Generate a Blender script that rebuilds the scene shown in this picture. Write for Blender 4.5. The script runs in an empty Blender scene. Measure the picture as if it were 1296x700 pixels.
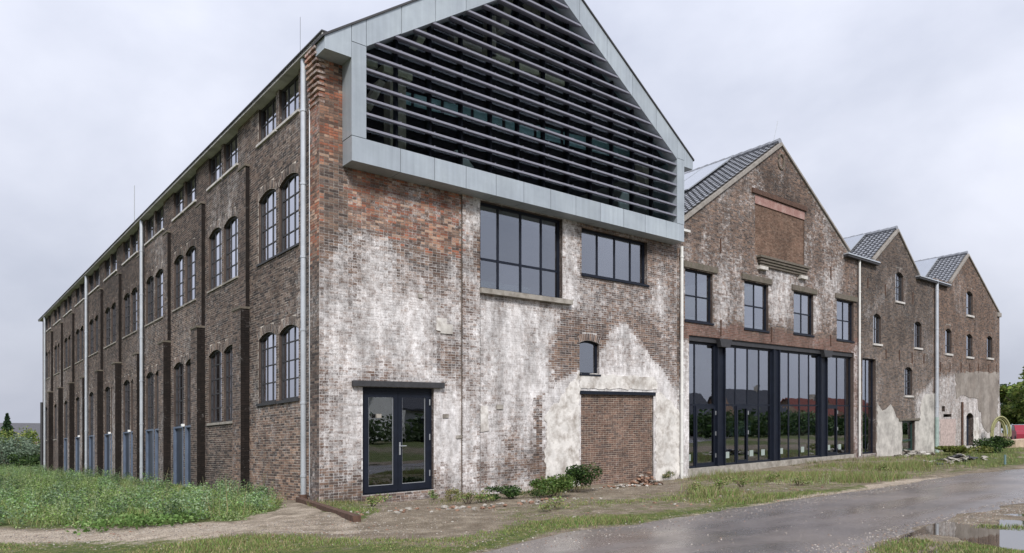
import bpy, math, random
import numpy as np
from mathutils import Vector
random.seed(7); rng = np.random.default_rng(7)
S = bpy.context.scene; COL = S.collection

# ------------------------------------------------------------------ camera, sky, sun, exposure
VPX_R, VPX_L, CXP = 1722.0, -118.0, 648.0
FP = math.sqrt((VPX_R-CXP)*(CXP-VPX_L))            # focal length in photo pixels
HOR = 546.0
fw_ = np.array([FP/math.hypot(VPX_R-CXP, FP)*1.0, FP/math.hypot(CXP-VPX_L, FP)*1.0])   # forward in building axes (x along the front, y back)
fw_ = fw_/np.linalg.norm(fw_); rt_ = np.array([fw_[1], -fw_[0]])
DC = 15.1; RC = (404-CXP)/FP*DC
CAM = -(DC*fw_ + RC*rt_)                            # camera, corner of the building is the origin
CZ = (629-HOR)/FP*DC
SX = (HOR-517.0)/FP*fw_[0]; SY = (HOR-575.0)/FP*fw_[1]   # the gentle slope of the plot: courses rise to the right, fall to the back
cam = bpy.data.cameras.new('camera'); camo = bpy.data.objects.new('camera', cam); COL.objects.link(camo)
camo.location = (CAM[0], CAM[1], CZ); camo.rotation_euler = (math.pi/2, 0, -math.atan2(fw_[0], fw_[1]))
cam.sensor_width = 36; cam.lens = FP/1296*36; cam.shift_y = (HOR-350)/1296.0
cam.clip_start = .05; cam.clip_end = 3000
S.camera = camo

W = bpy.data.worlds.new('World'); S.world = W; W.use_nodes = True
nt = W.node_tree; nt.nodes.clear()
def wn(t, **k):
    n = nt.nodes.new(t)
    for a, b in k.items(): setattr(n, a, b)
    return n
SUN_EL, SUN_ROT = math.radians(42), math.radians(211)     # sun_rotation measured from +Y clockwise
sky = wn('ShaderNodeTexSky', sky_type='NISHITA', sun_disc=False, sun_elevation=SUN_EL, sun_rotation=SUN_ROT, air_density=1.2, dust_density=4)
tc = wn('ShaderNodeTexCoord'); mp = wn('ShaderNodeMapping'); mp.inputs['Scale'].default_value = (1.0, 1.0, 1.5)
no = wn('ShaderNodeTexNoise'); no.inputs['Scale'].default_value = 2.3; no.inputs['Detail'].default_value = 8; no.inputs['Roughness'].default_value = .52
no.inputs['Distortion'].default_value = .15
rp = wn('ShaderNodeValToRGB'); rp.color_ramp.elements[0].position = .33; rp.color_ramp.elements[1].position = .68
rp.color_ramp.elements[0].color = (4.5, 4.8, 5.75, 1); rp.color_ramp.elements[1].color = (7.0, 7.2, 8.1, 1)
sx = wn('ShaderNodeSeparateXYZ'); mr = wn('ShaderNodeMapRange'); mr.inputs['From Min'].default_value = 0; mr.inputs['From Max'].default_value = .55
mr.inputs['To Min'].default_value = .76; mr.inputs['To Max'].default_value = 1.08
mul = wn('ShaderNodeVectorMath', operation='SCALE'); mx = wn('ShaderNodeMix', data_type='RGBA'); mx.inputs[0].default_value = .93
bg = wn('ShaderNodeBackground'); bg.inputs['Strength'].default_value = .1; wo = wn('ShaderNodeOutputWorld')
L = nt.links.new
L(tc.outputs['Generated'], mp.inputs[0]); L(mp.outputs[0], no.inputs['Vector']); L(no.outputs[0], rp.inputs[0])
L(tc.outputs['Generated'], sx.inputs[0]); L(sx.outputs[2], mr.inputs[0]); L(rp.outputs[0], mul.inputs[0]); L(mr.outputs[0], mul.inputs['Scale'])
L(sky.outputs[0], mx.inputs[6]); L(mul.outputs[0], mx.inputs[7]); L(mx.outputs[2], bg.inputs[0]); L(bg.outputs[0], wo.inputs[0])
sl = bpy.data.lights.new('sun', 'SUN'); sl.energy = 2.8; sl.angle = math.radians(11); sl.color = (1, .97, .93)
so = bpy.data.objects.new('sun', sl); COL.objects.link(so)
sd = Vector((math.sin(SUN_ROT)*math.cos(SUN_EL), math.cos(SUN_ROT)*math.cos(SUN_EL), math.sin(SUN_EL)))
so.rotation_euler = sd.to_track_quat('Z', 'Y').to_euler(); so.location = (0, -20, 40)
vs = S.view_settings; vs.view_transform = 'Standard'; vs.look = 'None'; vs.exposure = 0.50; vs.gamma = 1
S.cycles.max_bounces = 6; S.cycles.transparent_max_bounces = 12

# ------------------------------------------------------------------ geometry helpers
def T(x, y, z): return (x, y, z + SX*x + SY*y)
def project(x, y, zt):
    dx, dy = x-CAM[0], y-CAM[1]
    t = dx*fw_[0]+dy*fw_[1]; r = dx*rt_[0]+dy*rt_[1]
    t = np.where(np.abs(t) < .01, .01, t)
    px = CXP + FP*r/t; py = HOR - FP*(zt-CZ)/t
    bad = t < .1
    return np.where(bad, -9999, px), np.where(bad, 9999, py)
def ray(px):
    k = (px-CXP)/FP; return fw_[0]+k*rt_[0], fw_[1]+k*rt_[1]
def front(px, py, y0=0.0):
    a, b = ray(px); t = (y0-CAM[1])/b; x = CAM[0]+t*a
    return x, CZ + (HOR-py)/FP*t - SX*x - SY*y0
def left(px, py, x0=.12):
    a, b = ray(px); t = (x0-CAM[0])/a; y = CAM[1]+t*b
    return y, CZ + (HOR-py)/FP*t - SX*x0 - SY*y

ORG = {}
def place(o, org, parent):
    w = Vector(T(*org)); ORG[o.name] = w
    o.location = w
    if parent is not None:
        o.parent = parent; o.location = w - ORG[parent.name]
    COL.objects.link(o)
    return o
def tag(o, label=None, cat=None, group=None, kind=None):
    if label: o['label'] = label
    if cat: o['category'] = cat
    if group: o['group'] = group
    if kind: o['kind'] = kind
    return o
def empty(name, org, label, cat, group=None):
    o = bpy.data.objects.new(name, None); o.empty_display_size = .3
    place(o, org, None); return tag(o, label, cat, group)

class MB:
    def __init__(s): s.v = []; s.f = []
    def box(s, x0, x1, y0, y1, z0, z1):
        x0, x1 = sorted((x0, x1)); y0, y1 = sorted((y0, y1)); z0, z1 = sorted((z0, z1))
        n = len(s.v); s.v += [(x, y, z) for z in (z0, z1) for y in (y0, y1) for x in (x0, x1)]
        s.f += [tuple(n+i for i in q) for q in ((0,2,3,1),(4,5,7,6),(0,1,5,4),(2,6,7,3),(0,4,6,2),(1,3,7,5))]
        return s
    def pbox(s, P, u0, u1, d0, d1, z0, z1):
        a = P(u0, d0, z0); b = P(u1, d1, z1); return s.box(a[0], b[0], a[1], b[1], a[2], b[2])
    def prism(s, poly, P, d0, d1):
        """polygon in (u,z) of plane P extruded from depth d0 to d1"""
        n = len(s.v); m = len(poly)
        s.v += [P(u, d0, z) for u, z in poly] + [P(u, d1, z) for u, z in poly]
        s.f.append(tuple(range(n, n+m))); s.f.append(tuple(range(n+2*m-1, n+m-1, -1)))
        for i in range(m):
            j = (i+1) % m; s.f.append((n+i, n+m+i, n+m+j, n+j))
        return s
    def tube(s, pts, r, seg=10, cap=True):
        pts = [Vector(p) for p in pts]; n = len(s.v); m = len(pts)
        for i, p in enumerate(pts):
            d = (pts[min(i+1, m-1)] - pts[max(i-1, 0)]).normalized()
            a = d.cross(Vector((0, 0, 1)));
            if a.length < .1: a = d.cross(Vector((1, 0, 0)))
            a.normalize(); b = d.cross(a)
            rr = r[i] if hasattr(r, '__len__') else r
            for k in range(seg):
                t = 2*math.pi*k/seg; s.v.append(tuple(p + rr*(math.cos(t)*a + math.sin(t)*b)))
        for i in range(m-1):
            for k in range(seg):
                k2 = (k+1) % seg; s.f.append((n+i*seg+k, n+i*seg+k2, n+(i+1)*seg+k2, n+(i+1)*seg+k))
        if cap:
            s.f.append(tuple(n+k for k in range(seg-1, -1, -1))); s.f.append(tuple(n+(m-1)*seg+k for k in range(seg)))
        return s
    def mesh(s, name, mat, org=(0, 0, 0), smooth=False):
        me = bpy.data.meshes.new(name); w = T(*org)
        v = [(x-w[0], y-w[1], z+SX*x+SY*y-w[2]) for x, y, z in s.v]
        me.from_pydata(v, [], s.f)
        import bmesh
        bm = bmesh.new(); bm.from_mesh(me); bmesh.ops.recalc_face_normals(bm, faces=bm.faces); bm.to_mesh(me); bm.free()
        me.materials.append(mat)
        if smooth: me.polygons.foreach_set('use_smooth', [True]*len(me.polygons))
        return me
    def build(s, name, mat, parent=None, org=None, smooth=False):
        if org is None:
            a = np.array(s.v); org = tuple((a.min(0)+a.max(0))/2); org = (org[0], org[1], a[:, 2].min())
        o = bpy.data.objects.new(name, s.mesh(name, mat, org, smooth)); return place(o, org, parent)

def np_mesh(name, V, F, mat, col=None, smooth=False):
    """V (n,3) final world coordinates, F (m,4) quads"""
    me = bpy.data.meshes.new(name); V = np.asarray(V, np.float32); F = np.asarray(F, np.int32)
    me.vertices.add(len(V)); me.vertices.foreach_set('co', V.ravel())
    k = F.shape[1]
    me.loops.add(F.size); me.loops.foreach_set('vertex_index', F.ravel())
    me.polygons.add(len(F)); me.polygons.foreach_set('loop_start', np.arange(len(F), dtype=np.int32)*k)
    me.polygons.foreach_set('loop_total', np.full(len(F), k, np.int32))
    me.update(calc_edges=True)
    if col is not None:
        at = me.attributes.new('bcol', 'FLOAT_COLOR', 'POINT'); at.data.foreach_set('color', np.asarray(col, np.float32).ravel())
    me.polygons.foreach_set('use_smooth', np.full(len(F), bool(smooth)))
    me.materials.append(mat); return me
def np_obj(name, V, F, mat, col=None, parent=None, kind=None, smooth=False, org=None):
    V = np.asarray(V, float)
    w = Vector((0, 0, 0)) if org is None else Vector(org)
    me = np_mesh(name, V-np.array(w), F, mat, col, smooth)
    o = bpy.data.objects.new(name, me); ORG[o.name] = w; o.location = w
    if parent is not None: o.parent = parent; o.location = w - ORG[parent.name]
    COL.objects.link(o)
    if kind: o['kind'] = kind
    return o
def sheared(V):
    V = np.array(V, float); V[:, 2] += SX*V[:, 0] + SY*V[:, 1]; return V

def FR(y0=0.0): return lambda u, d, z: (u, y0+d, z)
def LF(x0=.12): return lambda u, d, z: (x0+d, u, z)

def soft(px, py, poly, s=6):
    """1 inside the polygon, 0 outside, blended over s"""
    px = np.asarray(px, float); py = np.asarray(py, float)
    ins = np.zeros(px.shape, bool); dm = np.full(px.shape, 1e9); n = len(poly)
    for i in range(n):
        x0, y0 = poly[i]; x1, y1 = poly[(i+1) % n]
        dx, dy = x1-x0, y1-y0; L2 = dx*dx+dy*dy+1e-9
        t = np.clip(((px-x0)*dx+(py-y0)*dy)/L2, 0, 1)
        dm = np.minimum(dm, np.hypot(px-x0-t*dx, py-y0-t*dy))
        c = ((y0 > py) != (y1 > py)) & (px < (x1-x0)*(py-y0)/((y1-y0) if y1 != y0 else 1e-9)+x0)
        ins ^= c
    sd_ = np.where(ins, dm, -dm)
    return np.clip(.5+sd_/(2*s), 0, 1)
def snoise(x, y, seed=0):
    r = np.random.default_rng(seed); o = 0
    for i in range(9):
        a = r.uniform(0, 6.28); f = r.uniform(.6, 1.6); o = o + np.sin(f*(math.cos(a)*x+math.sin(a)*y)+r.uniform(0, 6.28))
    return o/3.0
def hash01(a, b):
    return np.modf(np.abs(np.sin(a*127.1+b*311.7)*43758.5453))[0]

# ------------------------------------------------------------------ materials
def mat(name, base=(.5, .5, .5), rough=.7, metal=0., var=.0, vscale=3., bump=0., bscale=30., spec=.5, dirt=None, dscale=1.2, damt=.5, detail=6, orand=0, streak=False):
    m = bpy.data.materials.new(name); m.use_nodes = True; t = m.node_tree; t.nodes.clear()
    N = t.nodes.new; l = t.links.new
    out = N('ShaderNodeOutputMaterial'); b = N('ShaderNodeBsdfPrincipled'); l(b.outputs[0], out.inputs[0])
    b.inputs['Base Color'].default_value = (*base, 1); b.inputs['Roughness'].default_value = rough; b.inputs['Metallic'].default_value = metal
    b.inputs['Specular IOR Level'].default_value = spec
    g = N('ShaderNodeNewGeometry')
    last = None
    if var:
        n = N('ShaderNodeTexNoise'); n.inputs['Scale'].default_value = vscale; n.inputs['Detail'].default_value = detail; n.inputs['Roughness'].default_value = .65
        l(g.outputs['Position'], n.inputs['Vector'])
        r = N('ShaderNodeValToRGB'); r.color_ramp.elements[0].position = .3; r.color_ramp.elements[1].position = .7
        r.color_ramp.elements[0].color = (*[c*(1-var) for c in base], 1); r.color_ramp.elements[1].color = (*[min(1, c*(1+var)) for c in base], 1)
        l(n.outputs[0], r.inputs[0]); last = r.outputs[0]
    if dirt:
        n2 = N('ShaderNodeTexNoise'); n2.inputs['Scale'].default_value = dscale; n2.inputs['Detail'].default_value = 8; n2.inputs['Roughness'].default_value = .7
        l(g.outputs['Position'], n2.inputs['Vector'])
        r2 = N('ShaderNodeMapRange'); r2.inputs['From Min'].default_value = .45; r2.inputs['From Max'].default_value = .65; r2.inputs['To Max'].default_value = damt
        l(n2.outputs[0], r2.inputs[0]); mx = N('ShaderNodeMix'); mx.data_type = 'RGBA'
        l(r2.outputs[0], mx.inputs[0])
        if last: l(last, mx.inputs[6])
        else: mx.inputs[6].default_value = (*base, 1)
        mx.inputs[7].default_value = (*dirt, 1); last = mx.outputs[2]
    if orand or streak:
        f = None
        if orand:
            oi = N('ShaderNodeObjectInfo'); q = N('ShaderNodeMath'); q.operation = 'MULTIPLY_ADD'; l(oi.outputs['Random'], q.inputs[0]); q.inputs[1].default_value = orand; q.inputs[2].default_value = 1-orand/2; f = q.outputs[0]
        if streak:
            mp_ = N('ShaderNodeMapping'); mp_.inputs['Scale'].default_value = (6, 6, .35); l(g.outputs['Position'], mp_.inputs[0]); n4 = N('ShaderNodeTexNoise'); n4.inputs['Scale'].default_value = 1.5; n4.inputs['Detail'].default_value = 5; l(mp_.outputs[0], n4.inputs['Vector'])
            q2 = N('ShaderNodeMapRange'); q2.inputs['From Min'].default_value = .35; q2.inputs['From Max'].default_value = .65; q2.inputs['To Min'].default_value = .92; q2.inputs['To Max'].default_value = 1.05; l(n4.outputs[0], q2.inputs[0])
            if f is not None:
                q3 = N('ShaderNodeMath'); q3.operation = 'MULTIPLY'; l(f, q3.inputs[0]); l(q2.outputs[0], q3.inputs[1]); f = q3.outputs[0]
            else: f = q2.outputs[0]
        sc = N('ShaderNodeVectorMath'); sc.operation = 'SCALE'; l(last, sc.inputs[0]); l(f, sc.inputs['Scale']); last = sc.outputs[0]
    if last: l(last, b.inputs['Base Color'])
    if bump:
        n3 = N('ShaderNodeTexNoise'); n3.inputs['Scale'].default_value = bscale; n3.inputs['Detail'].default_value = 5
        l(g.outputs['Position'], n3.inputs['Vector']); bp = N('ShaderNodeBump'); bp.inputs['Strength'].default_value = bump; bp.inputs['Distance'].default_value = .02
        l(n3.outputs[0], bp.inputs['Height']); l(bp.outputs[0], b.inputs['Normal'])
    m['_p'] = 0; del m['_p']
    return m
def brick_mat(name, rough=.85, bump=.5):
    """attribute bcol: colour of the piece, alpha: how much lime wash is left on it"""
    m = bpy.data.materials.new(name); m.use_nodes = True; t = m.node_tree; t.nodes.clear(); N = t.nodes.new; l = t.links.new
    out = N('ShaderNodeOutputMaterial'); b = N('ShaderNodeBsdfPrincipled'); l(b.outputs[0], out.inputs[0])
    b.inputs['Roughness'].default_value = rough; b.inputs['Specular IOR Level'].default_value = .3
    at = N('ShaderNodeAttribute'); at.attribute_name = 'bcol'; g = N('ShaderNodeNewGeometry')
    def noise(sc, det=6, ro=.65, vec=None):
        n = N('ShaderNodeTexNoise'); n.inputs['Scale'].default_value = sc; n.inputs['Detail'].default_value = det; n.inputs['Roughness'].default_value = ro
        l(vec or g.outputs['Position'], n.inputs['Vector']); return n.outputs[0]
    def math_(op, a, b_, c=None):
        n = N('ShaderNodeMath'); n.operation = op
        for i, q in enumerate((a, b_, c)):
            if q is None: continue
            if isinstance(q, (int, float)): n.inputs[i].default_value = q
            else: l(q, n.inputs[i])
        return n.outputs[0]
    fine = noise(22, 4); big = noise(.9, 5)
    f = math_('MULTIPLY_ADD', fine, 1.1, .45); f2 = math_('MULTIPLY_ADD', big, .7, .65); ff = math_('MULTIPLY', f, f2)
    sc = N('ShaderNodeVectorMath'); sc.operation = 'SCALE'; l(at.outputs['Color'], sc.inputs[0]); l(ff, sc.inputs['Scale'])
    mpn = N('ShaderNodeMapping'); mpn.inputs['Scale'].default_value = (1, 1, .35); l(g.outputs['Position'], mpn.inputs[0])
    w1 = noise(26, 8, .85); w2 = noise(2.4, 6, .7, mpn.outputs[0]); w3 = noise(6.5, 4, .6)
    v = math_('ADD', math_('MULTIPLY', w1, .52), math_('ADD', math_('MULTIPLY', w2, .22), math_('MULTIPLY', w3, .26)))
    th = math_('MULTIPLY_ADD', at.outputs['Alpha'], -.36, .655)
    dif = math_('SUBTRACT', v, th)
    mr_ = N('ShaderNodeMapRange'); mr_.inputs['From Min'].default_value = -.08; mr_.inputs['From Max'].default_value = .10; l(dif, mr_.inputs[0])
    cr = N('ShaderNodeValToRGB'); cr.color_ramp.elements[0].position = .34; cr.color_ramp.elements[1].position = .58
    cr.color_ramp.elements[0].color = (.27, .235, .22, 1); cr.color_ramp.elements[1].color = (.80, .785, .79, 1)
    mp2 = N('ShaderNodeMapping'); mp2.inputs['Scale'].default_value = (1, 1, .3); l(g.outputs['Position'], mp2.inputs[0])
    l(math_('ADD', math_('MULTIPLY', noise(7, 9, .78), .5), math_('MULTIPLY', noise(3.2, 8, .75, mp2.outputs[0]), .5)), cr.inputs[0])
    mx = N('ShaderNodeMix'); mx.data_type = 'RGBA'; l(mr_.outputs[0], mx.inputs[0]); l(sc.outputs[0], mx.inputs[6]); l(cr.outputs[0], mx.inputs[7])
    st = N('ShaderNodeMapRange'); st.inputs['From Min'].default_value = .36; st.inputs['From Max'].default_value = .60; st.inputs['To Min'].default_value = .62; st.inputs['To Max'].default_value = 1.08
    mp3 = N('ShaderNodeMapping'); mp3.inputs['Scale'].default_value = (1, 1, .45); mp3.inputs['Location'].default_value = (3, 7, 1); l(g.outputs['Position'], mp3.inputs[0]); l(noise(1.6, 10, .78, mp3.outputs[0]), st.inputs[0])
    s2 = N('ShaderNodeVectorMath'); s2.operation = 'SCALE'; l(mx.outputs[2], s2.inputs[0]); l(st.outputs[0], s2.inputs['Scale'])
    l(s2.outputs[0], b.inputs['Base Color'])
    bp = N('ShaderNodeBump'); bp.inputs['Strength'].default_value = bump; bp.inputs['Distance'].default_value = .01; l(noise(45, 4), bp.inputs['Height']); l(bp.outputs[0], b.inputs['Normal'])
    return m
def glass_mat(name, tint=(.25, .32, .34), refl=.3, rough=.0):
    m = bpy.data.materials.new(name); m.use_nodes = True; t = m.node_tree; t.nodes.clear(); N = t.nodes.new; l = t.links.new
    out = N('ShaderNodeOutputMaterial'); mx = N('ShaderNodeMixShader'); tr = N('ShaderNodeBsdfTransparent'); gl = N('ShaderNodeBsdfGlossy')
    tr.inputs[0].default_value = (*tint, 1); gl.inputs[0].default_value = (.90, .92, 1.0, 1); gl.inputs['Roughness'].default_value = rough
    lw = N('ShaderNodeLayerWeight'); lw.inputs[0].default_value = .35
    mr_ = N('ShaderNodeMapRange'); mr_.inputs['To Min'].default_value = refl*.55; mr_.inputs['To Max'].default_value = min(1, refl*2.3); l(lw.outputs['Facing'], mr_.inputs[0])
    g = N('ShaderNodeNewGeometry'); n = N('ShaderNodeTexNoise'); n.inputs['Scale'].default_value = 1.1; n.inputs['Detail'].default_value = 2; l(g.outputs['Position'], n.inputs['Vector'])
    bp = N('ShaderNodeBump'); bp.inputs['Strength'].default_value = .09; bp.inputs['Distance'].default_value = .02; l(n.outputs[0], bp.inputs['Height']); l(bp.outputs[0], gl.inputs['Normal'])
    oi = N('ShaderNodeObjectInfo'); vm = N('ShaderNodeMath'); vm.operation = 'MULTIPLY_ADD'; l(oi.outputs['Random'], vm.inputs[0]); vm.inputs[1].default_value = .26; vm.inputs[2].default_value = .86
    vv = N('ShaderNodeMath'); vv.operation = 'MULTIPLY'; l(mr_.outputs[0], vv.inputs[0]); l(vm.outputs[0], vv.inputs[1]); mr_ = vv
    l(mr_.outputs[0], mx.inputs[0]); l(tr.outputs[0], mx.inputs[1]); l(gl.outputs[0], mx.inputs[2]); l(mx.outputs[0], out.inputs[0])
    return m
def leaf_mat(name, rough=.6):
    m = bpy.data.materials.new(name); m.use_nodes = True; t = m.node_tree; b = t.nodes['Principled BSDF']; at = t.nodes.new('ShaderNodeAttribute'); at.attribute_name = 'bcol'
    t.links.new(at.outputs[0], b.inputs['Base Color']); b.inputs['Roughness'].default_value = rough; b.inputs['Specular IOR Level'].default_value = .25
    b.inputs['Transmission Weight'].default_value = 0
    tl = t.nodes.new('ShaderNodeBsdfTranslucent'); mx = t.nodes.new('ShaderNodeMixShader'); mx.inputs[0].default_value = .25
    t.links.new(at.outputs[0], tl.inputs[0]); t.links.new(b.outputs[0], mx.inputs[1]); t.links.new(tl.outputs[0], mx.inputs[2])
    t.links.new(mx.outputs[0], t.nodes['Material Output'].inputs[0]); return m

M = {}
M['brick'] = brick_mat('brick'); M['mortar'] = brick_mat('mortar', .95)
M['plaster'] = mat('plaster', (.62, .60, .575), .9, var=.28, vscale=1.5, bump=.5, bscale=18, dirt=(.24, .205, .175), dscale=2.6, damt=.85, detail=9)
M['plaster_grey'] = mat('plaster_grey', (.19, .165, .145), .9, var=.35, vscale=1.2, bump=.6, bscale=9, dirt=(.36, .33, .30), dscale=.9, damt=.7, detail=10)
M['plaster_pale'] = mat('plaster_pale', (.46, .44, .41), .9, var=.25, vscale=1.3, bump=.4, bscale=12, dirt=(.17, .16, .15), dscale=1.2, damt=.8)
M['zinc'] = mat('zinc_cladding', (.335, .375, .415), .42, .25, var=.10, vscale=.8, dirt=(.44, .49, .52), dscale=.5, damt=.6, orand=.16, streak=True)
M['slat'] = mat('slat_metal', (.22, .22, .265), .42, .25, var=.12, vscale=2)
M['steel'] = mat('dark_steel', (.008, .011, .020), .5, .0, var=.25, vscale=4, spec=.25)
M['steel_old'] = mat('old_steel', (.032, .032, .036), .6, .0, var=.3, vscale=8)
M['rust'] = mat('rusty_steel', (.09, .05, .035), .8, .2, var=.4, vscale=9, bump=.3)
M['pipe'] = mat('zinc_pipe', (.50, .53, .57), .38, .5, var=.12, vscale=3)
M['pipe_pale'] = mat('pale_pipe', (.62, .62, .60), .55, 0, var=.12, vscale=3)
M['pipe_green'] = mat('green_pipe', (.28, .36, .34), .6, 0, var=.2, vscale=5)
M['concrete'] = mat('concrete', (.30, .28, .25), .9, var=.25, vscale=5, bump=.5, bscale=40, dirt=(.13, .11, .09), dscale=3, damt=.7)
M['stone'] = mat('pale_stone', (.50, .48, .45), .85, var=.2, vscale=6, bump=.4, dirt=(.2, .18, .15), dscale=4, damt=.5)
M['moss_stone'] = mat('mossy_lintel', (.125, .105, .088), .95, var=.35, vscale=9, bump=.6, dirt=(.085, .085, .055), dscale=6, damt=.7)
M['sill'] = mat('sill_white', (.52, .50, .48), .7, var=.2, vscale=5, dirt=(.2, .18, .16), dscale=6, damt=.5)
M['eave'] = mat('eave_concrete', (.46, .46, .45), .85, var=.15, vscale=3, dirt=(.16, .15, .14), dscale=2, damt=.5, bump=.2)
M['roof_dark'] = mat('roof_bitumen', (.05, .05, .055), .8, var=.2)
M['tile'] = mat('glazed_tile', (.20, .21, .235), .26, .12, var=.4, vscale=6, spec=1.0)
M['verge'] = mat('verge_mortar', (.27, .25, .23), .9, var=.2, vscale=7, bump=.3, dirt=(.15, .13, .11), dscale=4, damt=.6)
M['solar'] = mat('solar_glass', (.42, .45, .50), .16, .55, var=.05, spec=1.0)
M['alu'] = mat('aluminium', (.5, .52, .54), .35, .7)
M['glass'] = glass_mat('window_glass', (.42, .48, .48), .31)
M['glass_left'] = glass_mat('steel_window_glass', (.10, .12, .13), .50)
M['glass_dark'] = glass_mat('gable_glass', (.85, .92, .93), .035)
M['interior'] = mat('interior_wall', (.34, .32, .30), .9, var=.2, vscale=1)
M['white'] = mat('white_paint', (.75, .76, .76), .6, var=.05)
M['timber'] = mat('old_timber', (.16, .11, .075), .85, var=.35, vscale=8, bump=.4)
M['paper'] = mat('paper_sheet', (.27, .32, .30), .8, var=.04)
M['blue'] = mat('door_bluegrey', (.10, .13, .19), .5, var=.18, vscale=3)
M['blue_dark'] = mat('door_dark', (.02, .028, .045), .35, var=.2, vscale=3)
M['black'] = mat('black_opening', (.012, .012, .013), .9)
M['pink'] = mat('faded_pink_board', (.28, .155, .135), .8, var=.2, vscale=3, dirt=(.36, .28, .25), dscale=3, damt=.7)
M['leaf'] = leaf_mat('leaf'); M['bark'] = mat('bark', (.09, .07, .05), .95, var=.3, vscale=10, bump=.6)

# colours
def pick(pal, h):
    pal = np.array(pal); i = np.minimum((h*len(pal)).astype(int), len(pal)-1); return pal[i]
PAL_DARK = [(.100, .070, .058), (.125, .086, .068), (.076, .057, .050), (.145, .104, .084), (.092, .072, .065), (.056, .044, .041), (.165, .115, .09), (.12, .09, .08)]
PAL_LEFT = [(.085, .062, .053), (.112, .080, .067), (.062, .048, .044), (.140, .104, .087), (.082, .066, .060), (.042, .034, .033), (.165, .125, .103)]
PAL_RED = [(.34, .135, .082), (.27, .11, .070), (.36, .20, .135), (.19, .092, .066), (.40, .27, .20), (.25, .15, .11), (.13, .080, .062), (.20, .13, .10)]
PAL_INFILL = [(.115, .070, .053), (.135, .082, .062), (.10, .063, .050), (.155, .096, .072), (.08, .054, .046)]
MORT = (.30, .275, .25)

# ------------------------------------------------------------------ brick wall builder
def arc_z(op, u):
    u0, u1, z0, z1, rise = op[:5]
    if rise <= 0: return np.full_like(np.asarray(u, float), z1)
    c = (u0+u1)/2; h = (u1-u0)/2; R = (h*h+rise*rise)/(2*rise)
    return z1 - R + np.sqrt(np.maximum(R*R-(np.asarray(u, float)-c)**2, 0))
def wall_sheet(name, P, flip, u0, u1, z0, top, ops, colf, parent, reveal=.14, step=.3, material=None, extra=()):
    """mortar bed of the wall: real openings with reveals; top is a function of u"""
    us = {u0, u1}; zs = {z0}
    for e in extra: us.add(e)
    for o in ops:
        us |= {o[0], o[1]}; zs |= {o[2], o[3]}
    def fill(s, a, b):
        s = sorted(x for x in s if a-1e-6 <= x <= b+1e-6); r = []
        for p, q in zip(s[:-1], s[1:]):
            n = max(1, int(math.ceil((q-p)/step)))
            r += [p+(q-p)*i/n for i in range(n)]
        return r+[s[-1]]
    U = fill(us, u0, u1); zt = max(float(top(u)) for u in U)
    Z = fill(zs | {zt}, z0, zt); V = []; F = []; idx = {}
    def vi(u, d, z):
        k = (round(u, 4), round(d, 4), round(z, 4))
        if k not in idx: idx[k] = len(V); V.append((u, d, z))
        return idx[k]
    def quad(a, b, c, d): F.append((d, c, b, a) if flip else (a, b, c, d))
    for ua, ub in zip(U[:-1], U[1:]):
        um = (ua+ub)/2; ta, tb = float(top(ua+1e-4)), float(top(ub-1e-4))
        lim = min(ta, tb); prev = z0
        for z in Z[1:]:
            last = z >= lim-1e-3
            zz = z if not last else None
            zm = (prev+(z if not last else lim))/2
            ino = any(o[0] < um < o[1] and o[2] < zm < o[3] for o in ops)
            if not ino:
                if last: quad(vi(ua, 0, prev), vi(ub, 0, prev), vi(ub, 0, tb), vi(ua, 0, ta))
                else: quad(vi(ua, 0, prev), vi(ub, 0, prev), vi(ub, 0, zz), vi(ua, 0, zz))
            if last: break
            prev = z
    for o in ops:
        a, b, c, d = o[0], o[1], o[2], o[3]; rise = o[4]; rv = o[5] if len(o) > 5 else reveal
        sp = d-rise
        quad(vi(a, .0011, c), vi(a, .0011, sp), vi(a, rv, sp), vi(a, rv, c))
        quad(vi(b, .0011, sp), vi(b, .0011, c), vi(b, rv, c), vi(b, rv, sp))
        quad(vi(b, .0011, c), vi(a, .0011, c), vi(a, rv, c), vi(b, rv, c))
        n = 8 if rise > 0 else 1
        uu = np.linspace(a, b, n+1); az = arc_z(o, uu)
        for i in range(n):
            quad(vi(uu[i], .0011, az[i]), vi(uu[i+1], .0011, az[i+1]), vi(uu[i+1], rv, az[i+1]), vi(uu[i], rv, az[i]))
            if rise > 0: quad(vi(uu[i], 0, az[i]), vi(uu[i+1], 0, az[i+1]), vi(uu[i+1], 0, d), vi(uu[i], 0, d))
    V = np.array(V); W_ = sheared(np.stack(P(V[:, 0], V[:, 1], V[:, 2]), 1) if False else np.array([P(*v) for v in V]))
    c = colf(V[:, 0], V[:, 2], W_, True)
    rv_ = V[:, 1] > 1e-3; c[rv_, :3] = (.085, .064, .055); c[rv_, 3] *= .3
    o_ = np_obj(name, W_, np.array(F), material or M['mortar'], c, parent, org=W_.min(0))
    return o_
CH = .06
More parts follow.
